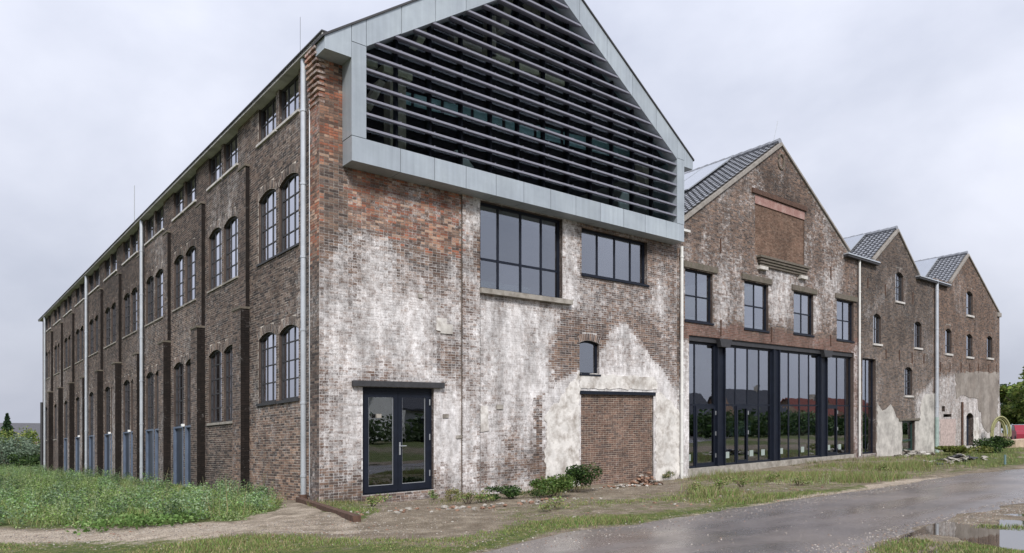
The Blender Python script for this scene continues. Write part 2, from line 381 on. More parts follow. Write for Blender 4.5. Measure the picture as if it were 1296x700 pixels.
def bricks(P, flip, u0, u1, z0, top, ops, colf, parent, near=None, nsep=300, off=0, name='brick', proud=.0):
    R = []          # u0,u1,z0,z1,tilt
    ci = 0; z = math.floor(z0/CH)*CH
    zt = max(float(top(u)) for u in np.linspace(u0, u1, 60))
    while z < zt-.02:
        course = int(round(z/CH)); head = course % 2 == 1
        Lb = .11 if head else .22
        ofs = (.055 if head else (0 if course % 4 == 0 else .11))
        e = u0 - (.0 if head else ofs) ; zc = z+CH/2
        cuts = []
        for o in ops:
            rise = o[4]
            if rise > 0:
                if o[2] < zc < o[3]-rise: cuts.append((o[0], o[1]))
                elif o[3]-rise <= zc < o[3]+.21:
                    k = (o[1]-o[0])/2; cuts.append((o[0]-.05, o[1]+.05) if zc < o[3]-rise+.18 else (o[0]+k*.25, o[1]-k*.25))
            elif o[2]-.02 < zc < o[3]: cuts.append((o[0], o[1]))
        while e < u1:
            a, b = max(e, u0), min(e+Lb, u1); e += Lb
            segs = [(a, b)]
            for c0, c1 in cuts:
                ns = []
                for s0, s1 in segs:
                    if s1 <= c0 or s0 >= c1: ns.append((s0, s1)); continue
                    if s0 < c0: ns.append((s0, c0))
                    if s1 > c1: ns.append((c1, s1))
                segs = ns
            for s0, s1 in segs:
                if s1-s0 < .035: continue
                if zc+.01 > min(float(top(s0+.001)), float(top(s1-.001))): continue
                R.append((s0+.005, s1-.005, z+.005, z+CH-.005, 0))
        z += CH
    for o in ops:                                       # soldier arches over the openings
        if o[4] <= 0: continue
        n = max(5, int((o[1]-o[0]+.1)/.062)); uu = np.linspace(o[0]-.05, o[1]+.05, n+1); c = (o[0]+o[1])/2
        for i in range(n):
            um = (uu[i]+uu[i+1])/2; zb = float(arc_z(o, min(max(um, o[0]), o[1])))+.006
            R.append((uu[i]+.005, uu[i+1]-.005, zb, zb+.19, (um-c)*.16))
    if not R: return
    R = np.array(R); n = len(R)
    h = hash01(np.round(R[:, 0]*50+off), np.round(R[:, 2]*70)); h2 = hash01(np.round(R[:, 2]*31), np.round(R[:, 0]*57+off))
    dep = -(proud+.0015+.0045*h2)
    jz = (h-.5)*.004; ti = R[:, 4]
    # 8 corners: front (d=dep) a b c d, back (d=.01)
    V = np.zeros((n, 8, 3))
    for k, (iu, iz, fr) in enumerate(((0, 2, 1), (1, 2, 1), (1, 3, 1), (0, 3, 1), (0, 2, 0), (1, 2, 0), (1, 3, 0), (0, 3, 0))):
        V[:, k, 0] = R[:, iu] + (ti if iz == 3 else 0)
        V[:, k, 1] = dep if fr else .01
        V[:, k, 2] = R[:, iz]+jz
    fb = np.array([(0, 1, 2, 3), (4, 5, 1, 0), (1, 5, 6, 2), (3, 2, 6, 7), (4, 0, 3, 7)])
    if flip: fb = fb[:, ::-1]
    flat = V.reshape(-1, 3); X = P(flat[:, 0], flat[:, 1], flat[:, 2])
    X = np.stack([np.broadcast_to(np.asarray(c, float), (len(flat),)) for c in X], 1); X = sheared(X)
    cc = colf((R[:, 0]+R[:, 1])/2, (R[:, 2]+R[:, 3])/2, X.reshape(n, 8, 3).mean(1), False, h, h2)
    C8 = np.repeat(cc, 8, 0)
    order = np.arange(n); sep = np.zeros(n, bool)
    if near is not None:
        d = np.hypot((R[:, 0]+R[:, 1])/2-near[0], (R[:, 2]+R[:, 3])/2-near[1]); sep[np.argsort(d)[:nsep]] = True
    X8 = X.reshape(n, 8, 3)
    for i in np.where(sep)[0]:
        np_obj(name, X8[i], fb, M['brick'], C8[i*8:i*8+8], parent, org=X8[i].mean(0))
    r = np.where(~sep)[0]
    if len(r):
        F = (np.arange(len(r))[:, None, None]*8 + fb[None]).reshape(-1, 4)
        np_obj('brickwork', X8[r].reshape(-1, 3), F, M['brick'], C8.reshape(n, 8, 4)[r].reshape(-1, 4), parent, kind='stuff', org=X8[r].reshape(-1, 3).min(0))

# ------------------------------------------------------------------ windows
CACHE = {}
def window(P, key, u0, u1, z0, z1, rise=0, d=.10, cols=(.5,), rows=(.5,), fwid=.06, bar=.035, mframe=None, mglass=None, parent=None, sep=True, depth=.07, name='window', label=None, rowspan=None):
    mframe = mframe or M['steel']; mglass = mglass or M['glass']
    ck = (key, round(u1-u0, 3), round(z1-z0, 3), rise) if key else None
    org = P(u0, d, z0)
    if ck is None or ck not in CACHE:
        m = MB(); op = (u0, u1, z0, z1, rise); sp = z1-rise
        m.pbox(P, u0, u0+fwid, d, d+depth, z0, sp); m.pbox(P, u1-fwid, u1, d, d+depth, z0, sp)
        m.pbox(P, u0+fwid, u1-fwid, d, d+depth, z0, z0+fwid)
        if rise > 0:
            uu = np.linspace(u0, u1, 9); az = arc_z(op, uu)
            for i in range(8): m.prism([(uu[i], az[i]-fwid), (uu[i+1], az[i+1]-fwid), (uu[i+1], az[i+1]+.004), (uu[i], az[i]+.004)], P, d, d+depth)
        else: m.pbox(P, u0+fwid, u1-fwid, d, d+depth, z1-fwid, z1)
        iu0, iu1, iz0, iz1 = u0+fwid, u1-fwid, z0+fwid, z1-fwid
        cu = [iu0]+[u0+(u1-u0)*c for c in cols]+[iu1]; rz = [iz0]+[z0+(z1-z0)*r for r in rows]+[iz1]
        for c in cu[1:-1]: m.pbox(P, c-bar/2, c+bar/2, d+.012, d+depth-.012, iz0, float(arc_z(op, c))-fwid*.5 if rise > 0 else iz1)
        for r in rz[1:-1]: m.pbox(P, iu0, iu1, d+.016, d+depth-.016, r-bar/2, r+bar/2)
        fm = m.mesh(name, mframe, org); panes = []
        def pane(a, b, c, e, topfn=None):
            q = MB()
            if topfn is None: q.pbox(P, a, b, d+.03, d+.038, c, e)
            else:
                uu = np.linspace(a, b, 4); poly = [(a, c), (b, c)]+[(u, float(topfn(u))) for u in uu[::-1]]
                q.prism(poly, P, d+.03, d+.038)
            og = P(a, d+.03, c); panes.append((q.mesh('pane', mglass, og), og))
        tf = (lambda u: float(arc_z(op, min(max(u, u0), u1)))-fwid*.5) if rise > 0 else None
        if sep:
            for i in range(len(cu)-1):
                for j in range(len(rz)-1):
                    jt = random.uniform(-.0006, .0006)
                    last = j == len(rz)-2
                    pane(cu[i]+(bar/2-.005 if i else -.005), cu[i+1]-(bar/2-.005 if i < len(cu)-2 else -.005), rz[j]+(bar/2-.005 if j else -.005), rz[j+1]-(bar/2-.005 if not last else -.005), tf if (last and rise > 0) else None)
        else: pane(iu0-.005, iu1+.005, iz0-.005, iz1+.005, tf)
        if ck: CACHE[ck] = (fm, panes, org)
        data = (fm, panes, org)
    else: data = CACHE[ck]
    fm, panes, og0 = data
    o = bpy.data.objects.new(name, fm); place(o, org, parent)
    if label: o['label'] = label
    for me, og in panes:
        c = bpy.data.objects.new('pane', me); place(c, tuple(og[i]-og0[i]+org[i] for i in range(3)), o)
    return o
def part(name, m, parent, P, u0, u1, d0, d1, z0, z1): return MB().pbox(P, u0, u1, d0, d1, z0, z1).build(name, m, parent)

GRP = 'old gabled brick industrial buildings joined in a row'
A = empty('brick_building', (0, 0, 0), 'largest brick building with a louvred zinc gable and a whitewashed front on the left', 'building', GRP)
xB0 = front(864, 500)[0]; xB1 = front(1088, 500)[0]; xC1 = front(1181, 500)[0]; xD1 = front(1265, 500)[0]
B = empty('brick_building', (xB0, 0, 0), 'brick building with tall dark glass shopfront and a bricked up square in its gable', 'building', GRP)
C = empty('brick_building', (xB1, 0, 0), 'narrow dark brick gabled building with white plaster around a small green door', 'building', GRP)
D = empty('brick_building', (xC1, 0, 0), 'rightmost gabled brick building with grey plaster low on its wall and a coiled hose outside', 'building', GRP)

# ================================================================== BUILDING A, left wall
XL = .12; PL = LF(XL); PF = FR(0.0)
YEND = left(55, 500)[0]+.35
zsB = left(352, 162)[1]; zsE = left(352, 322)[1]; zSoff = left(383, 84)[1]
zImpE = left(330, 254)[1]; zImpG = left(328, 431)[1]; zSillG = left(327, 511)[1]; zSillG2 = left(262, 536)[1]
bay0 = [2.52]+[6.42+3.61*i for i in range(10)]
pil = [4.34+3.61*i for i in range(10)]
opsL = []; winL = []
for i, c in enumerate(bay0):
    for s in (-1, 1):
        a, b = (c-1.21, c-.085) if s < 0 else (c+.085, c+1.21)
        opsL.append((a, b, zsB, zSoff+.3, 0, .16)); winL.append(('top', i, a, b, zsB, zSoff))
        opsL.append((a, b, zsE, zImpE+.14, .14, .16)); winL.append(('mid', i, a, b, zsE, zImpE+.14))
        if i == 0: zz = zSillG
        elif i in (1, 9, 10): zz = zSillG2
        else: zz = -.15
        opsL.append((a, b, zz, zImpG+.14, .14, .16)); winL.append(('low', i, a, b, zz, zImpG+.14))
def col_left(u, z, Wp, sheet, h=None, h2=None):
    n = len(u); out = np.zeros((n, 4)); big = snoise(u*1.1, z*1.3, 3); b2 = snoise(u*.35, z*.5, 5)
    if sheet: rgb = np.tile(np.array((.50, .45, .40)), (n, 1))
    else: rgb = pick(PAL_LEFT, h)*(.85+.3*h2)[:, None]
    low = np.clip(1-(z-.2)/2.4, 0, 1)[:, None]*np.clip(1-(u-4.6)/2, 0, 1)[:, None]
    if not sheet: rgb = rgb*(1-low*.5)+rgb*np.array((1.9, 1.6, 1.35))*low*.5*1.4
    out[:, :3] = rgb*(1.05+.22*b2)[:, None]; out[:, 3] = np.clip(.10+.10*big+.10*b2, 0, .32); return out
def col_dark_face(u, z, Wp, sheet, h=None, h2=None):
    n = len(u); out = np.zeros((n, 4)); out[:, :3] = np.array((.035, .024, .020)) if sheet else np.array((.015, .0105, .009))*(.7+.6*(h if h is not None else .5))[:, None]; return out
topL = lambda u: zSoff+.3
wall_sheet('wall', PL, True, 0.0, YEND, -.8, topL, opsL, col_left, A, step=.6)['label'] = 'long dark side wall'
bricks(PL, True, 0.02, YEND, -.6, topL, opsL, col_left, A, near=(1.6, .6), nsep=150)
# side windows: old steel sash below and above, doors under the tall ones
GL = M['glass_left']; ST = M['steel_old']
for kind, i, a, b, z0, z1 in winL:
    near = i < 3
    if kind == 'top':
        window(PL, 't%d' % near, a, b, z0, z1, 0, .065, (.36, .68), (.5,), .05, .03, ST, GL, A, sep=near)
        part('sill', M['sill'], A, PL, a-.06, b+.06, -.05, .16, z0-.06, z0-.003)
    elif kind == 'mid':
        window(PL, 'm%d' % near, a, b, z0, z1, .14, .065, (.36, .68), (.24, .48, .72), .05, .03, ST, GL, A, sep=near)
        part('sill', M['concrete'] if i else M['steel_old'], A, PL, a-.05, b+.05, -.04, .16, z0-.05, z0-.003)
    else:
        if i == 0: window(PL, 'l0', a, b, z0, z1, .14, .065, (.36, .68), (.28, .53, .78), .05, .03, ST, GL, A, sep=True)
        elif z0 > 0: window(PL, 'l1%d' % near, a, b, z0, z1, .14, .065, (.36, .68), (.2, .4, .6, .8), .05, .03, ST, GL, A, sep=near)
        else:
            window(PL, 'l2%d' % near, a, b, zSillG2, z1, .14, .065, (.36, .68), (.2, .4, .6, .8), .05, .03, ST, GL, A, sep=near)
            dr = MB(); dr.pbox(PL, a, a+.12, -.01, .12, z0, zSillG2-.06); dr.pbox(PL, b-.12, b, -.01, .12, z0, zSillG2-.06); dr.pbox(PL, a, b, -.01, .12, zSillG2-.06, zSillG2-.002)
            do = dr.build('door', M['blue'], A)
            part('door_leaf', M['blue_dark'], do, PL, a+.12, b-.12, .06, .10, z0, zSillG2-.06)
            part('handle', M['alu'], do, PL, a+.2, a+.22, .02, .06, z0+1.0, z0+1.15)
        if z0 > 0: part('sill', M['steel_old'] if i == 0 else M['concrete'], A, PL, a-.05, b+.05, -.045, .16, z0-.07, z0-.003)
# lamps over some of the doors
for i in (2, 4, 5, 7):
    c = bay0[i]; q = MB(); q.pbox(PL, c-.04, c+.04, -.09, 0, zSillG2-.02, zSillG2+.06); q.build('wall_lamp', M['white'], A)
# pilasters: thick below, slim above
zPs = left(306, 389, -.14)[1]; zPt = left(312, 209, .015)[1]
for k, y in enumerate(pil):
    for (x0, za, zb, nm) in ((-.112, -.8, zPs, 0), (.015, zPs, zPt, 1)):
        w = .60 if nm == 0 else .52
        Pf = LF(x0); Ps = FR(y)
        t_ = MB().box(x0, XL-.001, y, y+w, za, zb)
        me_name = 'pilaster'
        V = sheared(np.array([v for v in t_.v])); cc = np.zeros((8, 4)); cc[:, :3] = (.33, .30, .275); cc[:, 3] = .12
        po = np_obj(me_name, V, np.array(t_.f), M['mortar'], cc, A, org=V.min(0))
        bricks(Pf, True, y+.01, y+w, max(za, -.6), (lambda z_: (lambda u: z_))(zb), [], col_left, po)
        # near face: bricks and backing coloured much darker than the outer face
        V2 = sheared(np.array([(x0-.004, y-.004, za), (XL-.002, y-.004, za), (XL-.002, y-.004, zb), (x0-.004, y-.004, zb)]))
        bricks(FR(y-.004), False, x0+.0, XL-.004, max(za, -.6), (lambda z_: (lambda u: z_))(zb), [], col_dark_face, po)
        tf = np_obj('dark_face', V2, np.array([(0, 1, 2, 3)]), M['mortar'], np.array([[.005, .004, .004, 0]]*4), po, org=V2.min(0))
        MB().box(x0-.03, XL-.002, y-.03, y+w+.02, zb, zb+.06).build('cap', M['moss_stone'], po)
# eave: concrete box gutter with soffit
xe = min(np.linspace(-.6, .05, 400), key=lambda X_: abs(left(386, 66, X_)[1]-zSoff))
zE1 = left(386, 60, xe)[1]; print('eave', xe, zE1, zSoff)
MB().box(xe, XL+.2, -.30, YEND+.3, zSoff+.005, zSoff+.07).build('soffit', M['eave'], A)
MB().box(xe-.0, xe+.05, -.32, YEND+.32, zSoff-.01, zE1-.03).build('fascia', M['eave'], A)
MB().box(xe-.02, XL+.5, -.34, YEND+.34, zE1-.03, zE1).build('roof_edge', M['roof_dark'], A)
# end return of the wall and rear shell
def downpipe(x, y, z0, z1, r=.055, m=None, parent=A, step=1.6, low=None):
    q = MB().tube([(x, y, z0), (x, y, z1)], r, 12); o = q.build('downpipe', m or M['pipe'], parent, smooth=False)
    z = z0+.5
    while z < z1: MB().tube([(x, y, z), (x, y, z+.05)], r+.012, 12).build('bracket', m or M['pipe'], o); z += step
    return o
for pxp in (384, 179, 109, 56.5):
    y = left(pxp, 500, 0.0)[0]; o = downpipe(0.0, y, -.1, zSoff-.02, .06)
    if pxp == 384:
        MB().tube([(0, y, -.3), (0, y, 0.02)], .085, 10).build('shoe', M['rust'], o)
        MB().tube([(XL-.05, y-.16, .0), (XL-.05, y-.16, zSoff)], .012, 6).build('lightning_cable', M['pipe'], A)
yq = left(380, 50, -.1)[0]
MB().tube([(-.1, yq, zE1), (-.1, yq, zE1+.75)], .004, 6).build('lightning_rod', M['steel_old'], A)
yq = left(170, 270, 0.0)[0]
MB().tube([(0, yq, zE1), (0, yq, zE1+1.5)], .015, 6).build('lightning_rod', M['alu'], A)
yz = left(52.8, 500, -.1)[0]; MB().tube([(-.1, yz, -.8), (-.1, yz, 4.2)], .08, 8).build('downpipe', M['steel_old'], A)

# ================================================================== BUILDING A, front wall
Yf = -.44
zob = (front(445, 202, Yf)[1]+front(861.5, 305.5, Yf)[1])/2
zib = (front(463.6, 177, Yf)[1]+front(857, 282.3, Yf)[1])/2
xOL = front(445, 202, Yf)[0]; xOR = front(866, 305, Yf)[0]; xIL = front(463.6, 177, Yf)[0]; xIR = front(857, 282, Yf)[0]
AX1 = xOR - .12
def op_px(xl, xr, yt, yb, rise=0, rv=.14, y0=0.0):
    u0, zt = front(xl, yt, y0); zb = front(xl, yb, y0)[1]; u1 = front(xr, yt, y0)[0]
    return (u0, u1, zb, zt, rise, rv)
W1 = op_px(607, 712, 253, 365, 0, .22); W2 = op_px(736, 819.5, 287, 346.5, 0, .2); W3 = op_px(733.5, 758.5, 430, 473, .08, .16)
DR = op_px(459, 549, 489.5, 627, 0, .2); INF = op_px(735.3, 827, 499, 640, 0, .06)
opsA = [W1, W2, W3, DR, INF]
zWF = zob+.5
topA = lambda u: (zSoff+.02) if u < xOL+.25 else zWF
def col_A(u, z, Wp, sheet, h=None, h2=None):
    px, py = project(Wp[:, 0], Wp[:, 1], Wp[:, 2]); n = len(u)
    wob = 5*snoise(u*3, z*3, 11); px_ = px+wob; py_ = py+5*snoise(u*2.6, z*2.8, 12)
    if h is None: h = np.full(n, .5); h2 = h
    red = np.maximum(soft(px_, py_, [(437, 205), (590, 235), (590, 322), (500, 305), (437, 285)], 9)*.85, soft(px_, py_, [(388, 50), (437, 50), (437, 208), (410, 214), (406, 290), (388, 300)], 3))
    cornerdark = soft(px_, py_, [(404, 208), (438, 208), (438, 285), (404, 300)], 3)
    w = np.full(n, .24)
    def add(poly, v, s=10):
        nonlocal w; m = soft(px_, py_, poly, s); w = w*(1-m)+v*m
    add([(437, 298), (585, 325), (585, 640), (404, 650), (404, 380), (437, 370)], .42, 14)
    add([(404, 330), (437, 315), (437, 640), (404, 650)], .42, 8)
    add([(440, 395), (585, 400), (585, 480), (440, 470)], .62, 26)
    add([(440, 470), (460, 470), (460, 620), (440, 620)], .58, 8)
    add([(549, 470), (586, 470), (586, 620), (549, 620)], .74, 8)
    add([(585, 246), (607, 250), (607, 365), (585, 362)], .56, 3)
    add([(585, 362), (607, 365), (607, 450), (585, 450)], .30, 8)
    add([(604, 378), (712, 392), (700, 440), (685, 500), (690, 640), (586, 640), (586, 440)], .66, 16)
    add([(620, 500), (640, 500), (640, 600), (625, 610)], .45, 10)
    add([(655, 505), (692, 500), (690, 600), (640, 610)], .60, 8)
    add([(680, 500), (690, 500), (690, 590), (680, 590)], .12, 3)
    add([(712, 275), (736, 280), (736, 400), (712, 390)], .50, 4)
    add([(820, 300), (862, 308), (862, 400), (820, 390)], .42, 12)
    add([(700, 395), (862, 405), (862, 500), (786, 413), (735, 470), (700, 470)], .20, 6)
    add([(786, 413), (800, 425), (862, 508), (862, 640), (690, 640), (690, 508), (735, 465)], .72, 2.5)
    add([(733, 470), (828, 470), (832, 495), (733, 495)], 1.0, 5)
    add([(829, 498), (858, 510), (856, 560), (829, 540)], 1.0, 6)
    dirt = soft(px_, py_, [(404, 598), (870, 560), (870, 660), (404, 660)], 18)
    w = w*(1-.35*dirt)
    w = w + .13*snoise(u*1.7, z*2.1, 21) + .09*snoise(u*5.5, z*1.2, 22)*(w > .3)
    w = w*(1-cornerdark*.6)*(1-red*.45)
    red = red*(1-.9*cornerdark)
    if not sheet: w = w-.03+(h-.5)*.22*(w > .2)
    if sheet: w = w+.26*soft(px_, py_, [(404, 300), (870, 330), (870, 495), (600, 500), (550, 600), (404, 620)], 20)+.10
    if sheet: rgb = np.tile(np.array(MORT)*.95, (n, 1)); rgb = rgb*(1-.3*red)[:, None]
    else:
        a = pick(PAL_DARK, h)*np.array((1.35, 1.3, 1.25)); b = pick(PAL_RED, h); m = ((red > h2*.85+.1))[:, None]; rgb = np.where(m, b, a)*(.85+.3*h2)[:, None]
    out = np.zeros((n, 4)); out[:, :3] = rgb; out[:, 3] = np.clip(w, 0, 1); return out
AE = xB0-.302
wall_sheet('wall', PF, False, 0.0, AE, -.9, topA, opsA, col_A, A, step=.25, extra=(xOL+.25,))['label'] = 'whitewashed front wall'
bricks(PF, False, 0.0, AE, -.9, topA, opsA, col_A, A, near=(.2, 1.2), nsep=150, off=3)
# corner pilaster, side face standing proud of the side wall
ycp = left(392, 400, 0.0)[0]
t_ = MB().box(0, XL-.001, .001, ycp, -.8, zSoff); V = sheared(np.array(t_.v)); cc = np.zeros((8, 4)); cc[:, :3] = np.array(MORT)*.8; cc[:, 3] = .15
cp = np_obj('corner_pilaster', V, np.array(t_.f), M['mortar'], cc, A, org=V.min(0))
def col_corner(u, z, Wp, sheet, h=None, h2=None):
    n = len(u); out = np.zeros((n, 4)); m = (np.clip((z-4.6)/1.2, 0, 1) > h2*.9+.05)[:, None]
    out[:, :3] = np.where(m, pick(PAL_RED, h), pick(PAL_LEFT, h)*1.3)*(.85+.3*h2)[:, None]; out[:, 3] = .15+.08*snoise(u*4, z*3, 2); return out
bricks(LF(0.0), True, 0.0, ycp, -.6, lambda u: zSoff, [], col_corner, cp, off=9)
# corbelled courses at the head of the corner
zc0 = left(400, 132, 0.0)[1]; k = 0; z = zc0
while z < zSoff-.05:
    p = .022+.011*k
    Vb = sheared(np.array(MB().box(-p, ycp+.0, -p*.5, ycp, z, z+.052).v)); fb = np.array(MB().box(0, 1, 0, 1, 0, 1).f)
    for (ya_, yb_) in ((-p*.5, ycp*.33), (ycp*.36, ycp*.66), (ycp*.69, ycp)):
        Vq = sheared(np.array(MB().box(-p+random.uniform(-.012, .008), .12, ya_, yb_, z, z+.052).v)); c_ = np.tile(np.array([*random.choice(PAL_RED), .3]), (8, 1)); np_obj('corbel_brick', Vq, fb, M['brick'], c_, cp, org=Vq.mean(0))
    z += .12; k += 1
# vertical pilaster strip beside the large window and shallow line on the wall
u0, u1 = front(583.5, 400)[0], front(606.5, 400)[0]
Pp = FR(-.05); t_ = MB().box(u0, u1, -.05, -.001, -.8, zob+.05); V = sheared(np.array(t_.v)); cA = np.tile(np.array([*MORT, .5]), (8, 1))
# subdivided face so the wash follows the height
ps = wall_sheet('pilaster', Pp, False, u0, u1, -.8, lambda u: zob+.05, [], col_A, A, step=.25)
bricks(Pp, False, u0, u1, -.8, lambda u: zob+.05, [], col_A, ps, off=5)
sd2 = MB().box(u0-.001, u0+.03, -.05, -.001, -.8, zob+.05).box(u1-.03, u1+.001, -.05, -.001, -.8, zob+.05); V = sheared(np.array(sd2.v)); np_obj('pilaster_side', V, np.array(sd2.f), M['mortar'], np.tile(np.array([.16, .13, .11, .1]), (16, 1)), ps, org=V.min(0))

# --- windows of the front
def rows_from(op, ys, xl):  # helper: photo rows at the left edge -> fractions
    return [((front(xl, y)[1]-op[2])/(op[3]-op[2])) for y in ys]
window(PF, None, *W1[:4], 0, .12, (.243, .51, .765), rows_from(W1, [325], 607), .07, .06, M['steel'], M['glass'], A, label='large dark framed window of eight panes')
window(PF, None, *W2[:4], 0, .12, (.27, .53, .775), (), .07, .06, M['steel'], M['glass'], A, label='dark framed window of four tall panes')
window(PF, None, *W3[:4], .08, .09, (), (), .05, .03, M['steel'], M['glass'], A, label='small arched window')
part('sill', M['concrete'], A, PF, W1[0]-.04, front(721, 380)[0], -.14, .10, W1[2]-.13, W1[2]-.004)
part('sill', M['steel'], A, PF, W2[0]-.02, W2[1]+.04, -.05, .12, W2[2]-.06, W2[2]-.003)
part('sill', M['steel'], A, PF, W3[0]-.03, W3[1]+.03, -.04, .09, W3[2]-.05, W3[2]-.003)
part('roller_blind', M['alu'], A, PF, W1[0]+.05, W1[1]-.05, .20, .24, W1[3]-.30, W1[3]-.02)
part('window_bench', M['white'], A, PF, W1[0]+.25, W1[0]+2.0, .35, .6, W1[2]+.05, W1[2]+.30)
# lintels
part('lintel', M['steel_old'], A, PF, front(445, 484)[0], front(560, 489)[0], -.10, .05, DR[3]+.004, DR[3]+.13)
part('lintel', M['steel'], A, PF, front(733.5, 496)[0], front(829, 499)[0], -.035, .05, INF[3]+.003, INF[3]+.10)
# double door
u0, u1, z0, z1 = DR[:4]; z0 += .02
dm = MB(); dm.pbox(PF, u0, u0+.07, .09, .17, z0, z1).pbox(PF, u1-.07, u1, .09, .17, z0, z1).pbox(PF, u0+.07, u1-.07, .09, .17, z1-.09, z1).pbox(PF, u0, u1, .04, .18, z0-.06, z0-.001)
do = dm.build('double_door', M['steel'], A)
mid = (u0+u1)/2
for s, (a, b) in enumerate(((u0+.075, mid-.004), (mid+.004, u1-.075))):
    q = MB(); q.pbox(PF, a, a+.11, .07, .14, z0+.01, z1-.095).pbox(PF, b-.11, b, .07, .14, z0+.01, z1-.095).pbox(PF, a+.11, b-.11, .07, .14, z0+.01, z0+.16).pbox(PF, a+.11, b-.11, .07, .14, z1-.22, z1-.095)
    q.build('door_leaf', M['steel'], do)
    part('pane', M['glass'], do, PF, a+.10, b-.10, .10, .11, z0+.15, z1-.21)
    bd = MB(); bd.pbox(PF, a+.112, a+.125, .088, .10, z0+.16, z1-.22).pbox(PF, b-.125, b-.112, .088, .10, z0+.16, z1-.22).pbox(PF, a+.125, b-.125, .088, .10, z0+.16, z0+.175); bd.build('glazing_bead', M['alu'], do)
hd = MB().tube([(mid+.05, .03, z0+1.03), (mid+.20, .03, z0+1.03)], .012, 8).tube([(mid+.05, .03, z0+1.03), (mid+.05, .07, z0+1.03)], .012, 8); hd.box(mid+.03, mid+.07, .062, .07, z0+.83, z0+1.12); hd.build('handle', M['alu'], do)
for zz in (z0+.3, z0+1.15, z1-.4): MB().tube([(u1-.075, .06, zz), (u1-.075, .06, zz+.14)], .014, 8).build('hinge', M['alu'], do)
# brick infill panel
def col_inf(u, z, Wp, sheet, h=None, h2=None):
    n = len(u); out = np.zeros((n, 4)); out[:, :3] = np.array((.46, .40, .34)) if sheet else pick(PAL_INFILL, h)*(1.0+.35*h2)[:, None]; out[:, 3] = .04; return out
PI_ = FR(.055)
wi = wall_sheet('brick_infill', PI_, False, INF[0]-.01, INF[1]+.01, INF[2]-.3, lambda u: INF[3]+.003, [], col_inf, A, step=.6); wi['label'] = 'newer reddish brown brick infill of a former doorway'
bricks(PI_, False, INF[0], INF[1], INF[2]-.2, lambda u: INF[3], [], col_inf, wi, near=(INF[0]+1, 1.0), nsep=100, off=17)
# small fixings on the wall
for (x, y, w_, h_) in ((529, 372, 5, 5), (476, 524, 6, 5), (560, 524, 7, 5), (577, 551, 8, 4), (628, 512, 8, 6), (557, 410, 15, 12)):
    a, zt = front(x, y); b = front(x+w_, y)[0]; zb = front(x, y+h_)[1]
    part('patch_block', M['stone'] if w_ > 10 else M['concrete'], A, PF, a, b, -.03, .02, zb, zt)
# rendered (plaster) patches: ragged slabs a centimetre proud
def ragged(poly, n=9, amp=1.6, y0=0.0, P=None):
    out = []; m = len(poly)
    for i in range(m):
        x0, y0_ = poly[i]; x1, y1 = poly[(i+1) % m]; L_ = math.hypot(x1-x0, y1-y0_); k = max(1, int(L_/n*2))
        for j in range(k):
            t = j/k; f = amp if 0 < j else amp*.3
            out.append((x0+(x1-x0)*t+random.uniform(-f, f), y0_+(y1-y0_)*t+random.uniform(-f, f)))
    return out
def plaster(poly, m, parent, amp=1.6, thick=.021, label=None, y0=0.0):
    pts = [front(x, y, y0) for x, y in ragged(poly, 9, amp)]
    o = MB().prism(pts, FR(y0), -thick-random.uniform(-.004, .004), random.uniform(-.004, .004)).build('plaster_patch', m, parent)
    if label: o['label'] = label
    return o
plaster([(733, 470), (733, 497), (733, 640), (700, 628), (690, 618), (689, 575), (692, 545), (689, 527), (697, 515), (708, 510), (716, 492)], M['plaster'], A, 1.8)
plaster([(829, 498), (836, 497), (848, 507), (860, 524), (860, 600), (856, 606), (830, 612)], M['plaster'], A, 1.6)
plaster([(735, 473), (826, 477), (831, 484), (831, 493), (734, 492)], M['plaster'], A, 1.2)
plaster([(553, 402), (565, 403), (564, 420), (560, 420), (552, 418)], M['plaster'], A, .8)
plaster([(605, 515), (617, 514), (618, 545), (605, 547)], M['plaster'], A, 1)

# --- zinc gable frame
PZ = FR(Yf)
ol = [front(410.5, 45, Yf), front(530, 0, Yf)]; orr = [front(877, 203, Yf), front(736, 0, Yf)]
il = [front(463.6, 58.3, Yf), front(622.8, 1.7, Yf)]; ir = [front(855.4, 199, Yf), front(713.8, 0, Yf)]
def line(p, q): k = (q[1]-p[1])/(q[0]-p[0]); return lambda x: p[1]+k*(x-p[0])
sL = (ol[1][1]-ol[0][1])/(ol[1][0]-ol[0][0]); sR = (orr[1][1]-orr[0][1])/(orr[1][0]-orr[0][0])
OLf, ORf, ILf, IRf = line(*ol), line(*orr), line(*il), line(*ir)
def cross(f, g, a=0, b=30):
    for _ in range(60):
        m_ = (a+b)/2
        if f(m_) < g(m_): a = m_
        else: b = m_
    return (a+b)/2
xap = cross(OLf, ORf); xai = cross(ILf, IRf)
xtL, xtR = ol[0][0], orr[0][0]; zsl = front(413.7, 61.7, Yf)[1]; zsr = front(876.7, 214.5, Yf)[1]
zIL = il[0][1]; zIR = ir[0][1]
outer = lambda x: min(OLf(x), ORf(x)); inner = lambda x: min(ILf(x), IRf(x))
print('frame', xOL, xIL, xIR, xOR, 'bottom', zob, zib, 'eaves', zIL, zIR, 'apex', xap, OLf(xap), xai, ILf(xai), 'tips', xtL, ol[0][1], xtR, orr[0][1], 'soff', zSoff, zE1, 'slopes', sL, sR)
G = .014
Fd = .42
def panel(poly, d0=0, d1=Fd): return MB().prism(poly, PZ, d0, d1).build('panel', M['zinc'], A)
